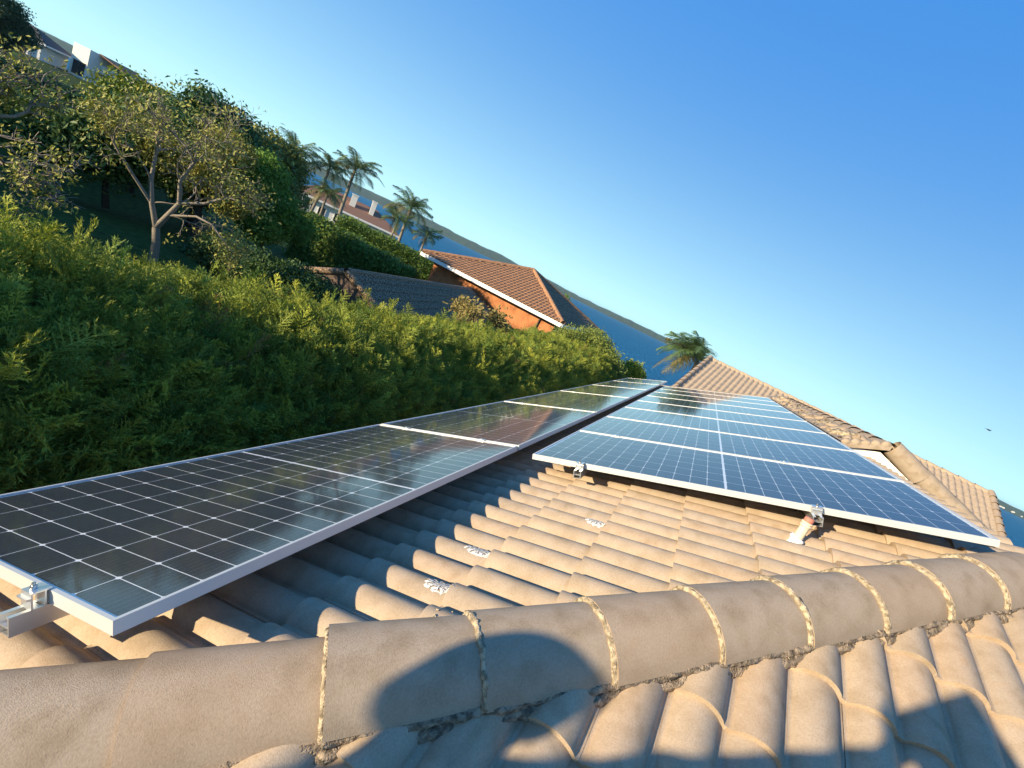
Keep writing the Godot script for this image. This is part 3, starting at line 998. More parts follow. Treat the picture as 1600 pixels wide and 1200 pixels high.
# ------------------------------------------------------------------ houses
func orange_house() -> void:
	var t := thing("orange_house", "orange rendered house with a clay tile hip roof and white eaves", "house")
	var l := -15.25; var r := -6.13; var zf := -21.5; var zb := -30.6; var ey := -0.52
	var apex := Vector3((l + r) / 2, 1.20, (zf + zb) / 2)
	var mid := S(false)
	box(mid, Vector3((l + r) / 2 + 0.05, -3.0, -26.1), Vector3(8.0, 5.0, 8.0))
	add("wall", done(mid), M.orange_wall, t)
	# hip faces
	var faces := [[Vector3(l, ey, zf), Vector3(1, 0, 0), "front"], [Vector3(r, ey, zf), Vector3(0, 0, -1), "side"], [Vector3(l, ey, zb), Vector3(0, 0, 1), "side"], [Vector3(r, ey, zb), Vector3(-1, 0, 0), "side"]]
	for f in faces:
		var o: Vector3 = f[0]; var ax: Vector3 = f[1]
		var midp: Vector3 = o + ax * (r - l) / 2
		var up := (apex - midp).normalized()
		var run := apex.distance_to(midp)
		var nn := ax.cross(up).normalized()
		if nn.y < 0: nn = -nn
		var st := S()
		var rows := 15
		var course := run / rows
		tile_field(st, o, ax, up, nn, rows, course, 0.225, 0.07, func(k): return [(r - l) / 2 * k / rows, (r - l) - (r - l) / 2 * k / rows])
		tag(add("tile_field", done(st), M.clay_tile if f[2] == "front" else M.old_shade_tile, t), "", "", "", "stuff")  # side faces get the darker tile: their shade is put into the colour
		st = S(false)
		tri(st, o - nn * 0.03, apex - nn * 0.03, o + ax * (r - l) - nn * 0.03)
		add("roof_deck", done(st), M.dark_wood, t)
		st = S(false)
		box(st, midp - Vector3.UP * 0.10 + ax.cross(Vector3.UP) * 0.02, Vector3(absf(ax.x) * (r - l - 0.06) + 0.07, 0.19, absf(ax.z) * (r - l - 0.06) + 0.07))
		add("fascia", done(st), M.white_paint, t)
		st = S()
		tube(st, [o + Vector3(0, 0.05, 0), o.lerp(apex, 0.5) + Vector3(0, 0.07, 0), apex + Vector3(0, 0.05, 0)], [0.12, 0.12, 0.12], 8)
		add("hip_cap", done(st), M.clay_tile, t)
	var soff := S(false)
	quad(soff, Vector3(l + 0.1, ey - 0.2, zf - 0.1), Vector3(r - 0.1, ey - 0.2, zf - 0.1), Vector3(r - 0.1, ey - 0.2, zb + 0.1), Vector3(l + 0.1, ey - 0.2, zb + 0.1))
	add("soffit", done(soff), M.dark_wood, t)
	for k in 14:      # slatted shutters on the side wall
		var st := S(false)
		box(st, Vector3(r - 0.53, -1.35, zf - 0.9 - k * 0.34), Vector3(0.06, 1.25, 0.22))
		add("shutter_slat", done(st), M.grey_slat, t)
	var pipe := S()
	tube(pipe, [Vector3(-7.5, ey - 0.25, -22.02), Vector3(-7.5, -3.5, -22.02)], [0.04, 0.04], 6)
	add("downpipe", done(pipe), M.dark_wood, t)
	# lower wing with an old grey roof
	var w := thing("low_wing", "low wing with a weathered grey tile roof below the orange wall", "roof")
	var near := Vector3(-8.5, -1.18, -9.4); var far := Vector3(-11.6, -1.18, -21.9)
	var ax2 := (far - near).normalized()
	var out := ax2.cross(Vector3.UP).normalized()
	for s in [1.0, -1.0]:
		var down: Vector3 = (out * s * cs - Vector3.UP * sn).normalized()
		var nn: Vector3 = (Vector3.UP * cs + out * s * sn).normalized()
		var st := S()
		var rows := 13
		var o := near + down * rows * 0.34
		tile_field(st, o, ax2, -down, nn, rows, 0.34, 0.25, 0.11, func(_k): return [0.0, near.distance_to(far)], 0.3)
		tag(add("tile_field", done(st), M.old_shade_tile, w), "", "", "", "stuff")
		st = S(false)
		quad(st, near - nn * 0.03, far - nn * 0.03, far + down * 4.4 - nn * 0.03, near + down * 4.4 - nn * 0.03)
		add("roof_deck", done(st), M.dark_wood, w)
		st = S()
		tube(st, [near + down * 4.4 + nn * 0.05, near + nn * 0.05], [0.09, 0.09], 7)
		add("verge_cap", done(st), M.old_shade_tile, w)
	var st3 := S()
	tube(st3, [near + Vector3(0, 0.05, 0), far + Vector3(0, 0.05, 0)], [0.12, 0.12], 8)
	add("ridge_cap", done(st3), M.old_shade_tile, w)
	st3 = S(false)
	box(st3, (near + far) / 2 - Vector3(0, 4.3, 0) + ax2 * 1.5, Vector3(7.0, 3.0, near.distance_to(far) - 3.5), Basis(Vector3.UP, atan2(ax2.x, ax2.z)))
	add("wall", done(st3), M.orange_wall, w)
	st3 = S(false)
	tri(st3, near, near + out * 4.1 - Vector3(0, 1.68, 0) - ax2 * 0.0, near - out * 4.1 - Vector3(0, 1.68, 0))
	add("gable_boards", done(st3), M.dark_wood, w)

func hip_block(t: Node3D, size: Vector3, roof_h: float, over: float, wall: Material, roof: Material) -> void:
	# local: base centre at origin, x wide, z deep
	var st := S(false)
	box(st, Vector3(0, size.y / 2, 0), size)
	add("wall", done(st), wall, t)
	var a := Vector3(-size.x / 2 - over, size.y, size.z / 2 + over); var b := Vector3(size.x / 2 + over, size.y, size.z / 2 + over)
	var c := Vector3(b.x, b.y, -b.z); var d := Vector3(a.x, a.y, -a.z)
	var e := Vector3(-size.x / 2 + size.z / 2 * 0.9, size.y + roof_h, 0); var f := Vector3(size.x / 2 - size.z / 2 * 0.9, size.y + roof_h, 0)
	st = S(false)
	quad(st, a, e, f, b); quad(st, c, f, e, d); tri(st, b, f, c); tri(st, d, e, a)
	quad(st, a, b, c, d)
	add("roof", done(st), roof, t)
	st = S(false)
	for s in [-1.0, 1.0]:
		box(st, Vector3(0, size.y - 0.06, s * (size.z / 2 + over)), Vector3(size.x + 2 * over + 0.1, 0.24, 0.1))
		box(st, Vector3(s * (size.x / 2 + over), size.y - 0.06, 0), Vector3(0.1, 0.24, size.z + 2 * over - 0.1))
	add("fascia", done(st), M.white_paint, t)

func window_in(t: Node3D, c: Vector3, s: Vector2) -> void:      # in a wall facing +z
	var st := S(false)
	box(st, c + Vector3(0, 0, 0.03), Vector3(s.x, s.y, 0.06))
	var o := add("window", done(st), M.dark_glass, t)
	st = S(false)
	for e in [-1.0, 1.0]:
		box(st, c + Vector3(e * s.x / 2, 0, 0.05), Vector3(0.08, s.y + 0.08, 0.1))
		box(st, c + Vector3(0, e * s.y / 2, 0.05), Vector3(s.x - 0.08, 0.08, 0.1))
	add("window_frame", done(st), M.white_paint, o)

func other_houses() -> void:
	# white house among the palms
	var yaw := deg_to_rad(46)
	var t := thing("white_house", "long white house with brown roof and two white chimneys among palms", "house", at(-50.6, -5.0, -51.0, yaw))
	hip_block(t, Vector3(13.6, 2.75, 7.0), 1.9, 0.6, M.white_paint, M.brown_roof)
	for x in [-4.8, -2.9, -0.9, 1.1, 3.2, 5.2]:
		window_in(t, Vector3(x, 1.55, 3.5), Vector2(0.9, 1.1))
	for c in [[0.3, 2.9, 1.0, 2.3], [2.9, 3.1, 0.8, 2.4]]:
		var st := S(false)
		box(st, Vector3(c[0], c[1] + c[3] / 2, 1.6), Vector3(c[2] * 0.75, c[3], 0.7))
		box(st, Vector3(c[0], c[1] + c[3] + 0.07, 1.6), Vector3(c[2] * 0.9, 0.14, 0.85))
		add("chimney", done(st), M.plaster, t)
	# modern house on the hill
	t = thing("hilltop_house", "white flat-topped house block with a large dark window on the hilltop", "house", at(-102.4, -2.4, -44.6, deg_to_rad(24)))
	var st2 := S(false)
	box(st2, Vector3(0, 2.4, 0), Vector3(2.6, 4.8, 7.0))
	add("tower", done(st2), M.plaster, t)
	st2 = S(false)
	box(st2, Vector3(0.1, 1.5, 3.5), Vector3(1.9, 1.9, 0.1))
	var wn := add("window", done(st2), M.dark_glass, t)
	st2 = S(false)
	box(st2, Vector3(0.1, 1.5, 3.56), Vector3(0.07, 1.9, 0.06))
	box(st2, Vector3(0.1, 2.48, 3.56), Vector3(2.0, 0.09, 0.08))
	add("window_frame", done(st2), M.dark_wood, wn)
	st2 = S(false)
	box(st2, Vector3(4.8, 1.7, -1.2), Vector3(7.0, 3.4, 5.0))
	add("wall", done(st2), M.plaster, t)
	st2 = S(false)
	var rz := -1.2
	quad(st2, Vector3(1.3, 4.9, rz + 3.2), Vector3(1.3, 4.9, rz - 3.2), Vector3(8.8, 3.2, rz - 3.2), Vector3(8.8, 3.2, rz + 3.2))
	quad(st2, Vector3(1.3, 4.75, rz + 3.2), Vector3(1.3, 4.9, rz + 3.2), Vector3(8.8, 3.2, rz + 3.2), Vector3(8.8, 3.05, rz + 3.2))
	add("roof", done(st2), M.brown_roof, t)
	st2 = S(false)
	box(st2, Vector3(3.6, 2.1, 1.5), Vector3(4.4, 0.16, 1.4))
	add("canopy", done(st2), M.brown_roof, t)
	# long veranda beside it
	t = thing("veranda_house", "long hilltop house with brown roof and white veranda posts", "house", at(-108.5, -3.0, -34.5, deg_to_rad(40)))
	hip_block(t, Vector3(15.0, 3.1, 6.0), 1.7, 0.9, M.white_paint, M.slate_roof)
	for k in 8:
		var st := S(false)
		box(st, Vector3(-6.8 + k * 1.9, 1.5, 3.7), Vector3(0.22, 3.0, 0.22))
		add("post", done(st), M.white_paint, t)
	for k in 5:
		window_in(t, Vector3(-5.6 + k * 2.8, 1.5, 3.0), Vector2(1.5, 2.0))
	var low := S(false)
	box(low, Vector3(0.5, 0.25, 6.2), Vector3(17.0, 0.9, 0.25))
	add("garden_wall", done(low), M.plaster, t)

func bird() -> void:
	var t := thing("bird", "small dark bird gliding in the clear sky", "bird", at(16.25, 4.49, -36.35, 0.5))
	var st := S()
	tube(st, [Vector3(-0.16, 0, 0), Vector3(-0.08, 0.01, 0), Vector3(0.02, 0.01, 0), Vector3(0.10, 0, 0), Vector3(0.17, 0, 0)], [0.012, 0.035, 0.04, 0.022, 0.005], 7)
	add("body", done(st), M.bird, t)
	for s in [-1.0, 1.0]:
		st = S(false)
		var p := [Vector3(-0.06, 0.01, 0), Vector3(0.05, 0.01, 0), Vector3(0.03, 0.05, s * 0.16), Vector3(-0.05, 0.05, s * 0.16), Vector3(0.06, 0.02, s * 0.34)]
		quad(st, p[0], p[1], p[2], p[3]); tri(st, p[3], p[2], p[4])
		add("wing", done(st), M.bird, t)

func plants() -> void:
	conifer_hedge()
	var small := leaf_clump(9, 0.10, 0.16)
	var sparse := leaf_clump(4, 0.085, 0.14)
	var mid := leaf_clump(10, 0.16, 0.28)
	var big := leaf_clump(10, 0.24, 0.42)
	var fine := leaf_clump(16, 0.085, 0.22, 0.35)
	var V := func(x, y, z): return Vector3(x, y, z)
	# the forked tree on the lawn and its neighbour
	bare_tree("forked_tree", "pale barked forked tree with sparse yellowing leaves on the lawn", "tree", [
		[[V.call(-10.53, -3.0, -6.08), V.call(-10.57, -2.0, -6.0), V.call(-10.60, -1.66, -5.94)], [0.105, 0.085, 0.075], 0.0],
		[[V.call(-10.60, -1.66, -5.94), V.call(-10.70, -1.2, -5.80), V.call(-10.78, -0.72, -5.72), V.call(-10.94, -0.21, -5.77)], [0.062, 0.052, 0.043, 0.033], 0.62],
		[[V.call(-10.60, -1.66, -5.94), V.call(-10.40, -1.3, -5.98), V.call(-10.25, -0.95, -6.05), V.call(-10.25, -0.5, -5.95), V.call(-10.1, 0.0, -6.03)], [0.062, 0.054, 0.046, 0.038, 0.03], 0.62],
		[[V.call(-10.25, -0.95, -6.05), V.call(-9.9, -0.75, -6.3), V.call(-9.6, -0.45, -6.5)], [0.036, 0.03, 0.024], 0.5],
		[[V.call(-10.40, -1.3, -5.98), V.call(-9.85, -1.05, -6.2), V.call(-9.45, -1.05, -6.3), V.call(-9.05, -1.4, -6.55)], [0.03, 0.024, 0.02, 0.014], 0.28],
		[[V.call(-10.70, -1.2, -5.80), V.call(-10.95, -0.7, -5.4), V.call(-11.1, -0.3, -5.1)], [0.034, 0.028, 0.022], 0.42]],
		3, sparse, 1, Color(0.360, 0.326, 0.081), Color(0.236, 0.254, 0.073), 0.12)
	bare_tree("sparse_tree", "nearly bare tree with crooked pale branches at the lawn edge", "tree", [
		[[V.call(-11.2, -2.8, -2.2), V.call(-11.1, -2.1, -2.4), V.call(-10.9, -1.5, -2.7)], [0.15, 0.12, 0.10], 0.0],
		[[V.call(-10.9, -1.5, -2.7), V.call(-10.8, -1.0, -3.0), V.call(-10.6, -0.5, -3.3)], [0.08, 0.06, 0.045], 0.55],
		[[V.call(-10.9, -1.5, -2.7), V.call(-10.5, -1.3, -3.0), V.call(-10.0, -1.1, -3.3)], [0.07, 0.05, 0.04], 0.55],
		[[V.call(-10.9, -1.5, -2.7), V.call(-11.0, -0.9, -2.7), V.call(-11.0, -0.3, -2.9)], [0.07, 0.055, 0.04], 0.5]],
		3, sparse, 1, Color(0.360, 0.344, 0.073), Color(0.271, 0.271, 0.073), 0.06)
	bare_tree("bare_shrub", "thin almost leafless brown shrub standing before the orange wall", "shrub", [
		[[V.call(-4.6, -2.6, -9.2), V.call(-4.4, -1.4, -9.1), V.call(-4.3, -0.75, -9.0)], [0.035, 0.026, 0.02], 0.26],
		[[V.call(-4.5, -1.5, -9.1), V.call(-4.6, -1.0, -9.3), V.call(-4.75, -0.6, -9.5)], [0.024, 0.018, 0.014], 0.24],
		[[V.call(-4.4, -1.4, -9.1), V.call(-4.15, -1.0, -9.2), V.call(-4.0, -0.62, -9.4)], [0.022, 0.017, 0.013], 0.24]],
		3, sparse, 1, Color(0.271, 0.217, 0.073), Color(0.271, 0.217, 0.073), 0.05, "twig")
	# green trees behind the lawn
	var ga := Color(0.073, 0.154, 0.029); var gb := Color(0.190, 0.245, 0.045)
	leafy_tree("broad_tree", "yellow-green round tree on the slope below the hilltop house", "tree", V.call(-22.4, -3.2, -11.4), [[V.call(-22.6, 0.15, -11.0), 1.25], [V.call(-21.9, 0.35, -11.9), 1.0], [V.call(-22.3, -0.9, -11.6), 1.5], [V.call(-21.3, -0.9, -10.8), 1.1]], mid, 2600, Color(0.109, 0.181, 0.036), Color(0.271, 0.290, 0.045))
	leafy_tree("dark_tree", "dark green tree with ragged top behind the forked tree", "tree", V.call(-18.0, -3.0, -11.2), [[V.call(-18.2, 1.3, -10.8), 0.75], [V.call(-17.7, 0.9, -11.6), 1.0], [V.call(-18.4, 0.2, -10.6), 1.2], [V.call(-17.4, -0.3, -11.2), 1.3], [V.call(-17.0, -0.2, -12.4), 1.2], [V.call(-17.4, -1.3, -10.4), 1.2]], mid, 3200, Color(0.040, 0.100, 0.040), Color(0.100, 0.164, 0.054))
	leafy_tree("olive_tree", "olive green tree rising beside the dark ragged tree", "tree", V.call(-18.6, -3.0, -14.2), [[V.call(-18.6, 0.75, -13.6), 1.0], [V.call(-18.1, 0.6, -14.5), 0.9], [V.call(-18.6, -0.6, -14.4), 1.5], [V.call(-17.4, -0.7, -13.2), 1.2]], mid, 2600, Color(0.109, 0.154, 0.045), Color(0.217, 0.217, 0.054))
	leafy_tree("glossy_tree", "bright green low tree at the lower end of the lawn", "tree", V.call(-14.1, -2.6, -11.3), [[V.call(-14.2, -0.9, -11.2), 1.05], [V.call(-15.0, 0.0, -11.2), 0.9], [V.call(-14.5, -0.3, -10.6), 0.9], [V.call(-13.6, -1.2, -11.9), 0.75], [V.call(-13.6, -1.5, -10.6), 0.7]], small, 4200, ga, Color(0.154, 0.263, 0.040))
	leafy_tree("yellow_tree", "yellowish small-leaved tree tangled with the forked tree", "tree", V.call(-14.6, -2.7, -9.3), [[V.call(-14.4, -0.6, -9.0), 0.9], [V.call(-14.6, 0.2, -9.6), 0.8], [V.call(-13.6, -0.9, -9.4), 0.7], [V.call(-15.2, -0.5, -8.3), 0.8]], small, 2400, Color(0.181, 0.200, 0.045), Color(0.307, 0.254, 0.054))
	leafy_tree("shade_tree", "deep green tree between the lawn and the dark hedge", "tree", V.call(-16.6, -2.8, -7.9), [[V.call(-16.3, -0.9, -7.6), 1.2], [V.call(-16.8, -0.2, -8.6), 1.0], [V.call(-17.0, -1.3, -6.6), 1.2]], mid, 2200, Color(0.054, 0.109, 0.033), Color(0.128, 0.181, 0.045))
	# unseen hedge added behind the viewpoint's left side to shade the lawn
	clipped_hedge("unseen hedge added along the upper edge of the lawn to shade it", V.call(-30.0, 0.35, -4.0), V.call(-10.5, 0.35, 8.5), 2.8, 2.2, big, 3500, ga, gb)
	leafy_tree("hilltop_tree", "blue-green tree standing before the long hilltop house", "tree", V.call(-70.3, -4.0, -23.6), [[V.call(-70.5, 1.6, -22.8), 1.9], [V.call(-70.3, 0.4, -23.9), 1.6], [V.call(-70.6, -0.6, -22.6), 1.8]], big, 1500, Color(0.035, 0.075, 0.045), Color(0.08, 0.12, 0.06))
	clipped_hedge("tall dark hedge along the slope under the hilltop house", V.call(-29.0, -0.95, -7.4), V.call(-25.4, -0.60, -13.4), 2.9, 3.0, mid, 5200, Color(0.033, 0.073, 0.033), Color(0.090, 0.136, 0.051))
	clipped_hedge("clipped green hedge running from the lawn to the orange house", V.call(-21.6, -1.62, -19.3), V.call(-15.4, -1.95, -21.9), 3.2, 1.8, mid, 6500, Color(0.064, 0.136, 0.029), Color(0.181, 0.245, 0.040))
	clipped_hedge("second clipped hedge below the white house", V.call(-31.0, -1.95, -31.3), V.call(-21.6, -2.05, -35.2), 2.4, 2.2, big, 5000, Color(0.054, 0.117, 0.033), Color(0.154, 0.217, 0.040))
	leafy_tree("dark_bush", "dark green bush in front of the low grey-roofed wing", "bush", V.call(-10.3, -3.4, -8.4), [[V.call(-7.6, -2.2, -8.7), 0.7], [V.call(-8.5, -1.95, -8.6), 0.6], [V.call(-9.1, -1.95, -8.5), 0.7], [V.call(-9.9, -2.15, -8.3), 0.75], [V.call(-10.8, -2.3, -8.2), 0.8], [V.call(-11.7, -2.45, -8.1), 0.75], [V.call(-8.2, -2.5, -8.6), 0.7]], small, 4200, Color(0.033, 0.073, 0.029), Color(0.090, 0.154, 0.045))
	# feathery trees past the end of the hedge
	leafy_tree("feathery_tree", "low feathery green tree spreading past the end of the hedge", "tree", V.call(-3.2, -4.6, -15.0), [[V.call(-4.3, -1.25, -14.2), 0.8], [V.call(-3.5, -0.75, -14.6), 0.85], [V.call(-2.9, -0.45, -15.2), 0.75], [V.call(-2.3, -0.75, -15.0), 0.75], [V.call(-2.9, -1.3, -14.2), 0.8], [V.call(-2.0, -1.2, -15.8), 0.7], [V.call(-4.9, -1.6, -13.6), 0.7], [V.call(-3.8, -1.9, -13.5), 0.8]], fine, 9000, Color(0.117, 0.181, 0.045), Color(0.254, 0.281, 0.064))
	leafy_tree("lime_bush", "lime green bush at the lake side of the feathery tree", "bush", V.call(-1.4, -5.4, -17.6), [[V.call(-1.55, -0.75, -17.3), 0.62], [V.call(-1.25, -1.3, -17.5), 0.6], [V.call(-1.9, -1.3, -17.0), 0.6]], small, 1500, Color(0.181, 0.263, 0.036), Color(0.344, 0.360, 0.045))
	leafy_tree("lake_tree", "small round tree standing before the lake beyond the orange house", "tree", V.call(-27.5, -13.0, -85), [[V.call(-27.6, -0.6, -85), 1.3], [V.call(-27.3, -2.4, -85), 1.8], [V.call(-28.0, -4.6, -85), 2.2]], big, 900, ga, gb)
	# palms
	var fa := leafy("frond", 0.3, 0.5); fa.vertex_color_use_as_albedo = false; fa.albedo_color = lin(0.085, 0.14, 0.05)
	var fd := leafy("frond_dry", 0.3, 0.6); fd.vertex_color_use_as_albedo = false; fd.albedo_color = lin(0.13, 0.115, 0.045)
	palm("tallest palm standing over the two chimneys of the white house", V.call(-42.1, 2.7, -41.5), -4.0, 3.3, Vector2(0.3, 0.2))
	palm("palm in front of the white house beside the tallest palm", V.call(-42.3, 1.6, -38.4), -4.0, 2.7, Vector2(-0.3, 0.3))
	palm("palm at the tree line before the end of the white house", V.call(-43.1, 1.4, -34.5), -4.0, 2.8, Vector2(0.2, 0.1))
	palm("short bushy palm against the white house wall", V.call(-37.5, -0.7, -34.8), -4.0, 2.0, Vector2(0.1, 0.1))
	palm("tallest palm of the clump at the hedge end", V.call(-29.4, 1.5, -36.9), -3.4, 2.5, Vector2(0.4, 0.2), Vector3.ZERO, 24, "palm clump at the hedge end")
	palm("palm on the house side of the clump at the hedge end", V.call(-28.7, 0.0, -35.0), -3.4, 1.9, Vector2(-0.3, 0.2), Vector3.ZERO, 20, "palm clump at the hedge end")
	palm("low palm on the lake side of the clump at the hedge end", V.call(-28.8, -0.2, -39.9), -4.4, 1.9, Vector2(0.3, 0.2), Vector3.ZERO, 20, "palm clump at the hedge end")
	palm("windblown palm rising behind the far tiled wing", V.call(0.22, 0.75, -20.5), -7.0, 1.75, Vector2(0.2, 0.0), Vector3(-0.9, 0, 0.1), 26, "palm behind the far wing")

# ------------------------------------------------------------------ person
func bones_mesh(st: SurfaceTool, bones: Array, cell: float, k: float) -> void:
	# tapered capsules joined by a smooth minimum, meshed as surface nets
	var lo := Vector3.ONE * 1e9; var hi := -lo
	for b in bones:
		for e in 2:
			lo = lo.min(b[e] - Vector3.ONE * (b[e + 2] + 2 * cell)); hi = hi.max(b[e] + Vector3.ONE * (b[e + 2] + 2 * cell))
	var n := Vector3i(((hi - lo) / cell).ceil()) + Vector3i.ONE
	var f := PackedFloat32Array()
	f.resize(n.x * n.y * n.z)
	f.fill(1.0)
	for b in bones:
		var r: float = maxf(b[2], b[3]) + 3.0 * k + cell
		var a0 := Vector3i(((b[0].min(b[1]) - Vector3.ONE * r - lo) / cell).floor()).clamp(Vector3i.ZERO, n - Vector3i.ONE)
		var a1 := Vector3i(((b[0].max(b[1]) + Vector3.ONE * r - lo) / cell).ceil()).clamp(Vector3i.ZERO, n - Vector3i.ONE)
		var p0: Vector3 = b[0]
		var d: Vector3 = b[1] - b[0]
		var dd := maxf(d.length_squared(), 1e-9)
		for x in range(a0.x, a1.x + 1):
			for y in range(a0.y, a1.y + 1):
				for z in range(a0.z, a1.z + 1):
					var p := lo + Vector3(x, y, z) * cell
					var t := clampf((p - p0).dot(d) / dd, 0.0, 1.0)
					var dist: float = (p - p0 - d * t).length() - lerpf(b[2], b[3], t)
					var i := (x * n.y + y) * n.z + z
					var h := maxf(k - absf(f[i] - dist), 0.0) / k
					f[i] = minf(f[i], dist) - h * h * k * 0.25
	var at_cell := {}
	var corner := [Vector3i(0, 0, 0), Vector3i(1, 0, 0), Vector3i(0, 1, 0), Vector3i(1, 1, 0), Vector3i(0, 0, 1), Vector3i(1, 0, 1), Vector3i(0, 1, 1), Vector3i(1, 1, 1)]
	for x in n.x - 1:
		for y in n.y - 1:
			for z in n.z - 1:
				var neg := 0
				var v := []
				for c in corner:
					var q: float = f[((x + c.x) * n.y + y + c.y) * n.z + z + c.z]
					v.append(q)
					if q < 0.0: neg += 1
				if neg == 0 or neg == 8: continue
				var sum := Vector3.ZERO; var m := 0
				for i in 8:
					for bit in [1, 2, 4]:
						var j: int = i | bit
						if j != i and (v[i] < 0.0) != (v[j] < 0.0):
							sum += Vector3(corner[i]).lerp(Vector3(corner[j]), v[i] / (v[i] - v[j])); m += 1
				at_cell[Vector3i(x, y, z)] = lo + (Vector3(x, y, z) + sum / m) * cell
	st.set_smooth_group(0)
	for c in at_cell:
		var v0: float = f[(c.x * n.y + c.y) * n.z + c.z]
		for axis in 3:
			var step := Vector3i.ZERO
			step[axis] = 1
			var o: Vector3i = c + step
			var v1: float = f[(o.x * n.y + o.y) * n.z + o.z]
			if (v0 < 0.0) == (v1 < 0.0): continue
			var s1 := Vector3i.ZERO; var s2 := Vector3i.ZERO
			s1[(axis + 1) % 3] = 1; s2[(axis + 2) % 3] = 1
			if not (at_cell.has(c - s1) and at_cell.has(c - s2) and at_cell.has(c - s1 - s2)): continue
			if v0 < 0.0: quad(st, at_cell[c], at_cell[c - s2], at_cell[c - s1 - s2], at_cell[c - s1])
			else: quad(st, at_cell[c], at_cell[c - s1], at_cell[c - s1 - s2], at_cell[c - s2])

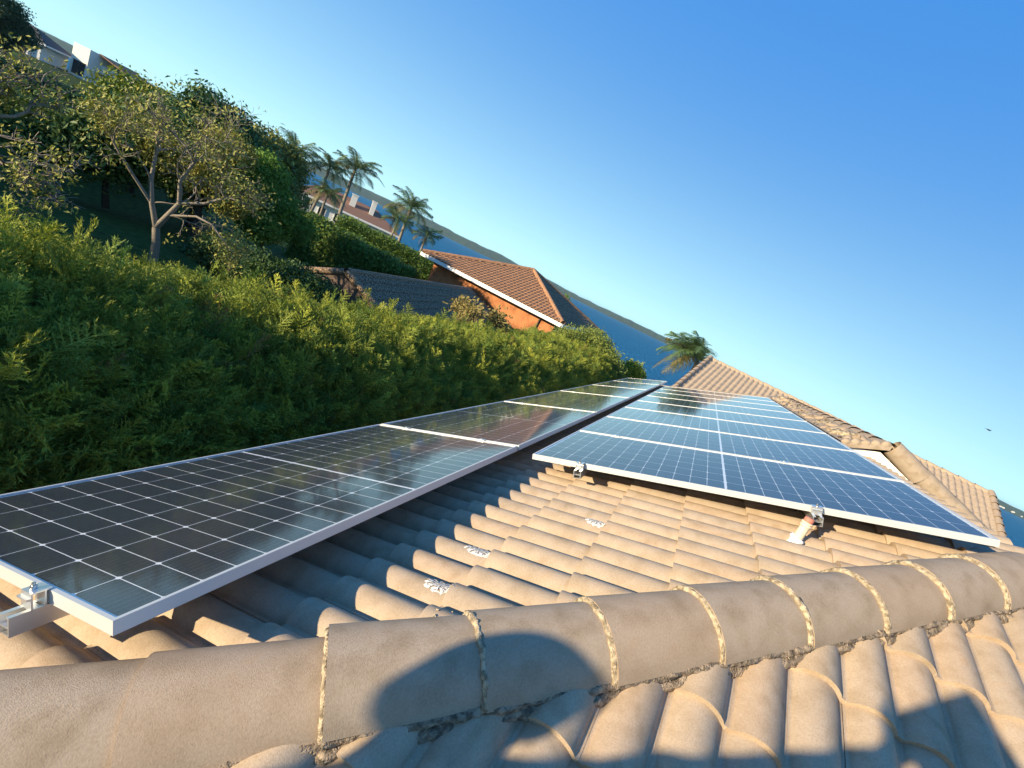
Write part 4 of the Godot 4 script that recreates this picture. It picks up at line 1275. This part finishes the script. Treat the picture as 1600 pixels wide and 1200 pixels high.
func onlooker() -> void:
	# stands on the near face behind the viewpoint and shades the hip
	var t := thing("person", "person in dark work clothes standing on the roof with one arm raised", "person", at(-0.66, -0.878 - 0.03, 1.80))
	var V := func(x, y, z): return Vector3(x, y, z)
	var st := S()
	bones_mesh(st, [
		[V.call(-0.06, 1.53, -0.02), V.call(-0.07, 1.60, -0.01), 0.085, 0.095], [V.call(-0.01, 1.36, 0), V.call(-0.05, 1.48, -0.01), 0.06, 0.055],
		[V.call(0.02, 1.00, 0), V.call(0, 1.25, 0), 0.125, 0.13], [V.call(-0.04, 1.30, 0.13), V.call(0.08, 1.33, -0.13), 0.07, 0.075],
		[V.call(-0.07, 0.92, 0), V.call(0.07, 0.92, 0), 0.125, 0.125],
		[V.call(0.09, 1.34, -0.14), V.call(0.31, 1.57, -0.10), 0.062, 0.048], [V.call(0.31, 1.57, -0.10), V.call(0.52, 1.84, -0.05), 0.046, 0.032],
		[V.call(-0.04, 1.31, 0.15), V.call(-0.05, 1.05, 0.20), 0.058, 0.047], [V.call(-0.05, 1.05, 0.20), V.call(-0.04, 0.84, 0.12), 0.045, 0.033],
		[V.call(-0.10, 0.88, 0), V.call(-0.13, 0.48, -0.03), 0.095, 0.062], [V.call(-0.13, 0.48, -0.03), V.call(-0.14, 0.09, 0.02), 0.060, 0.042], [V.call(-0.14, 0.05, 0.04), V.call(-0.15, 0.03, -0.14), 0.045, 0.035],
		[V.call(0.10, 0.88, 0), V.call(0.12, 0.48, -0.05), 0.095, 0.062], [V.call(0.12, 0.48, -0.05), V.call(0.13, 0.09, 0.0), 0.060, 0.042], [V.call(0.13, 0.05, 0.02), V.call(0.14, 0.03, -0.16), 0.045, 0.035]], 0.022, 0.05)
	var hand := []
	for h in [[V.call(0.52, 1.84, -0.05), 1.0], [V.call(-0.04, 0.84, 0.12), -1.0]]:
		var w: Vector3 = h[0]; var s: float = h[1]
		hand.append([w, w + V.call(0.03 * s, 0.07 * s, -0.01), 0.030, 0.034])
		for k in 4:
			var root: Vector3 = w + V.call((0.015 + 0.020 * k) * s, (0.105 - 0.012 * k) * s, -0.01)
			var kn: Vector3 = root + V.call(0.012 * s, 0.035 * s, -0.012)
			hand.append([root, kn, 0.0095, 0.009])
			hand.append([kn, kn + V.call(0.004 * s, [0.03, 0.036, 0.033, 0.024][k] * s, -0.022), 0.009, 0.0075])
		hand.append([w + V.call(-0.005 * s, 0.045 * s, -0.015), w + V.call(-0.045 * s, 0.085 * s, -0.03), 0.012, 0.0095])
		hand.append([w + V.call(-0.045 * s, 0.085 * s, -0.03), w + V.call(-0.050 * s, 0.115 * s, -0.04), 0.0095, 0.008])
	bones_mesh(st, hand.slice(0, 11), 0.008, 0.010)
	bones_mesh(st, hand.slice(11), 0.008, 0.010)
	add("body", done(st), M.work_clothes, t)
	st = S()
	bones_mesh(st, [[V.call(-0.07, 1.62, 0.015), V.call(-0.07, 1.60, 0.03), 0.100, 0.095]], 0.012, 0.02)
	add("hair", done(st), M.bird, t)
	var ph := thing("added_tablet", "unseen black tablet held up in the standing person's raised hand", "added_tablet", Transform3D(Basis(Vector3(0, 0, 1), -0.5), Vector3(-0.66 + 0.65, -0.908 + 1.94, 1.80 - 0.085)))  # added out of view to enlarge the shadow of the hand
	st = S(false)
	box(st, Vector3.ZERO, Vector3(0.27, 0.19, 0.009))
	add("case", done(st), M.bird, ph)
	st = S(false)
	box(st, Vector3(0, 0, 0.0055), Vector3(0.255, 0.175, 0.001))
	add("screen", done(st), M.dark_glass, ph)

func _ready() -> void:
	rng.seed = 20240611
	# camera
	var cam := Camera3D.new()
	cam.name = "camera"
	cam.fov = 79.05
	cam.near = 0.02
	cam.far = 9000.0
	cam.transform = Transform3D(Basis(Vector3(0.81488966, 0.42667997, -0.39229969), Vector3(-0.4794521, 0.87653487, -0.04257126), Vector3(0.32570006, 0.22277979, 0.9188518)), Vector3(0.67698772, 0.92382952, 0.49138768))
	add_child(cam)
	cam.current = true
	# sky, exposure
	var env := Environment.new()
	env.background_mode = Environment.BG_SKY
	var sky := Sky.new()
	var sm := ProceduralSkyMaterial.new()
	sm.sky_top_color = lin(0.030, 0.152, 0.42)
	sm.sky_horizon_color = lin(0.36, 0.61, 0.66)
	sm.sky_curve = 0.14
	sm.ground_bottom_color = lin(0.10, 0.11, 0.09)
	sm.ground_horizon_color = lin(0.16, 0.22, 0.25)
	sm.sun_angle_max = 20.0
	sky.sky_material = sm
	env.sky = sky
	env.tonemap_mode = Environment.TONE_MAPPER_LINEAR
	env.tonemap_exposure = 1.9
	env.sdfgi_enabled = true
	env.ssao_enabled = true
	env.ssil_enabled = true
	env.fog_enabled = true
	env.fog_density = 0.00007
	env.fog_light_color = lin(0.50, 0.78, 0.95)
	var we := WorldEnvironment.new()
	we.name = "environment"
	we.environment = env
	add_child(we)
	# low evening sun, behind and to the left
	var sun := DirectionalLight3D.new()
	sun.name = "sun"
	sun.light_energy = 1.6
	sun.light_color = Color(1.0, 0.925, 0.78)
	sun.light_angular_distance = 0.5
	sun.shadow_enabled = true
	sun.transform = Transform3D(Basis.looking_at(Vector3(0.51464, -0.21723, -0.82943), Vector3.UP), Vector3(0, 20, 0))
	add_child(sun)
	materials()
	land()
	main_roof()
	far_wing()
	gable_step()
	orange_house()
	other_houses()
	panels()
	vent_pipe()
	plants()
	bird()
	onlooker()
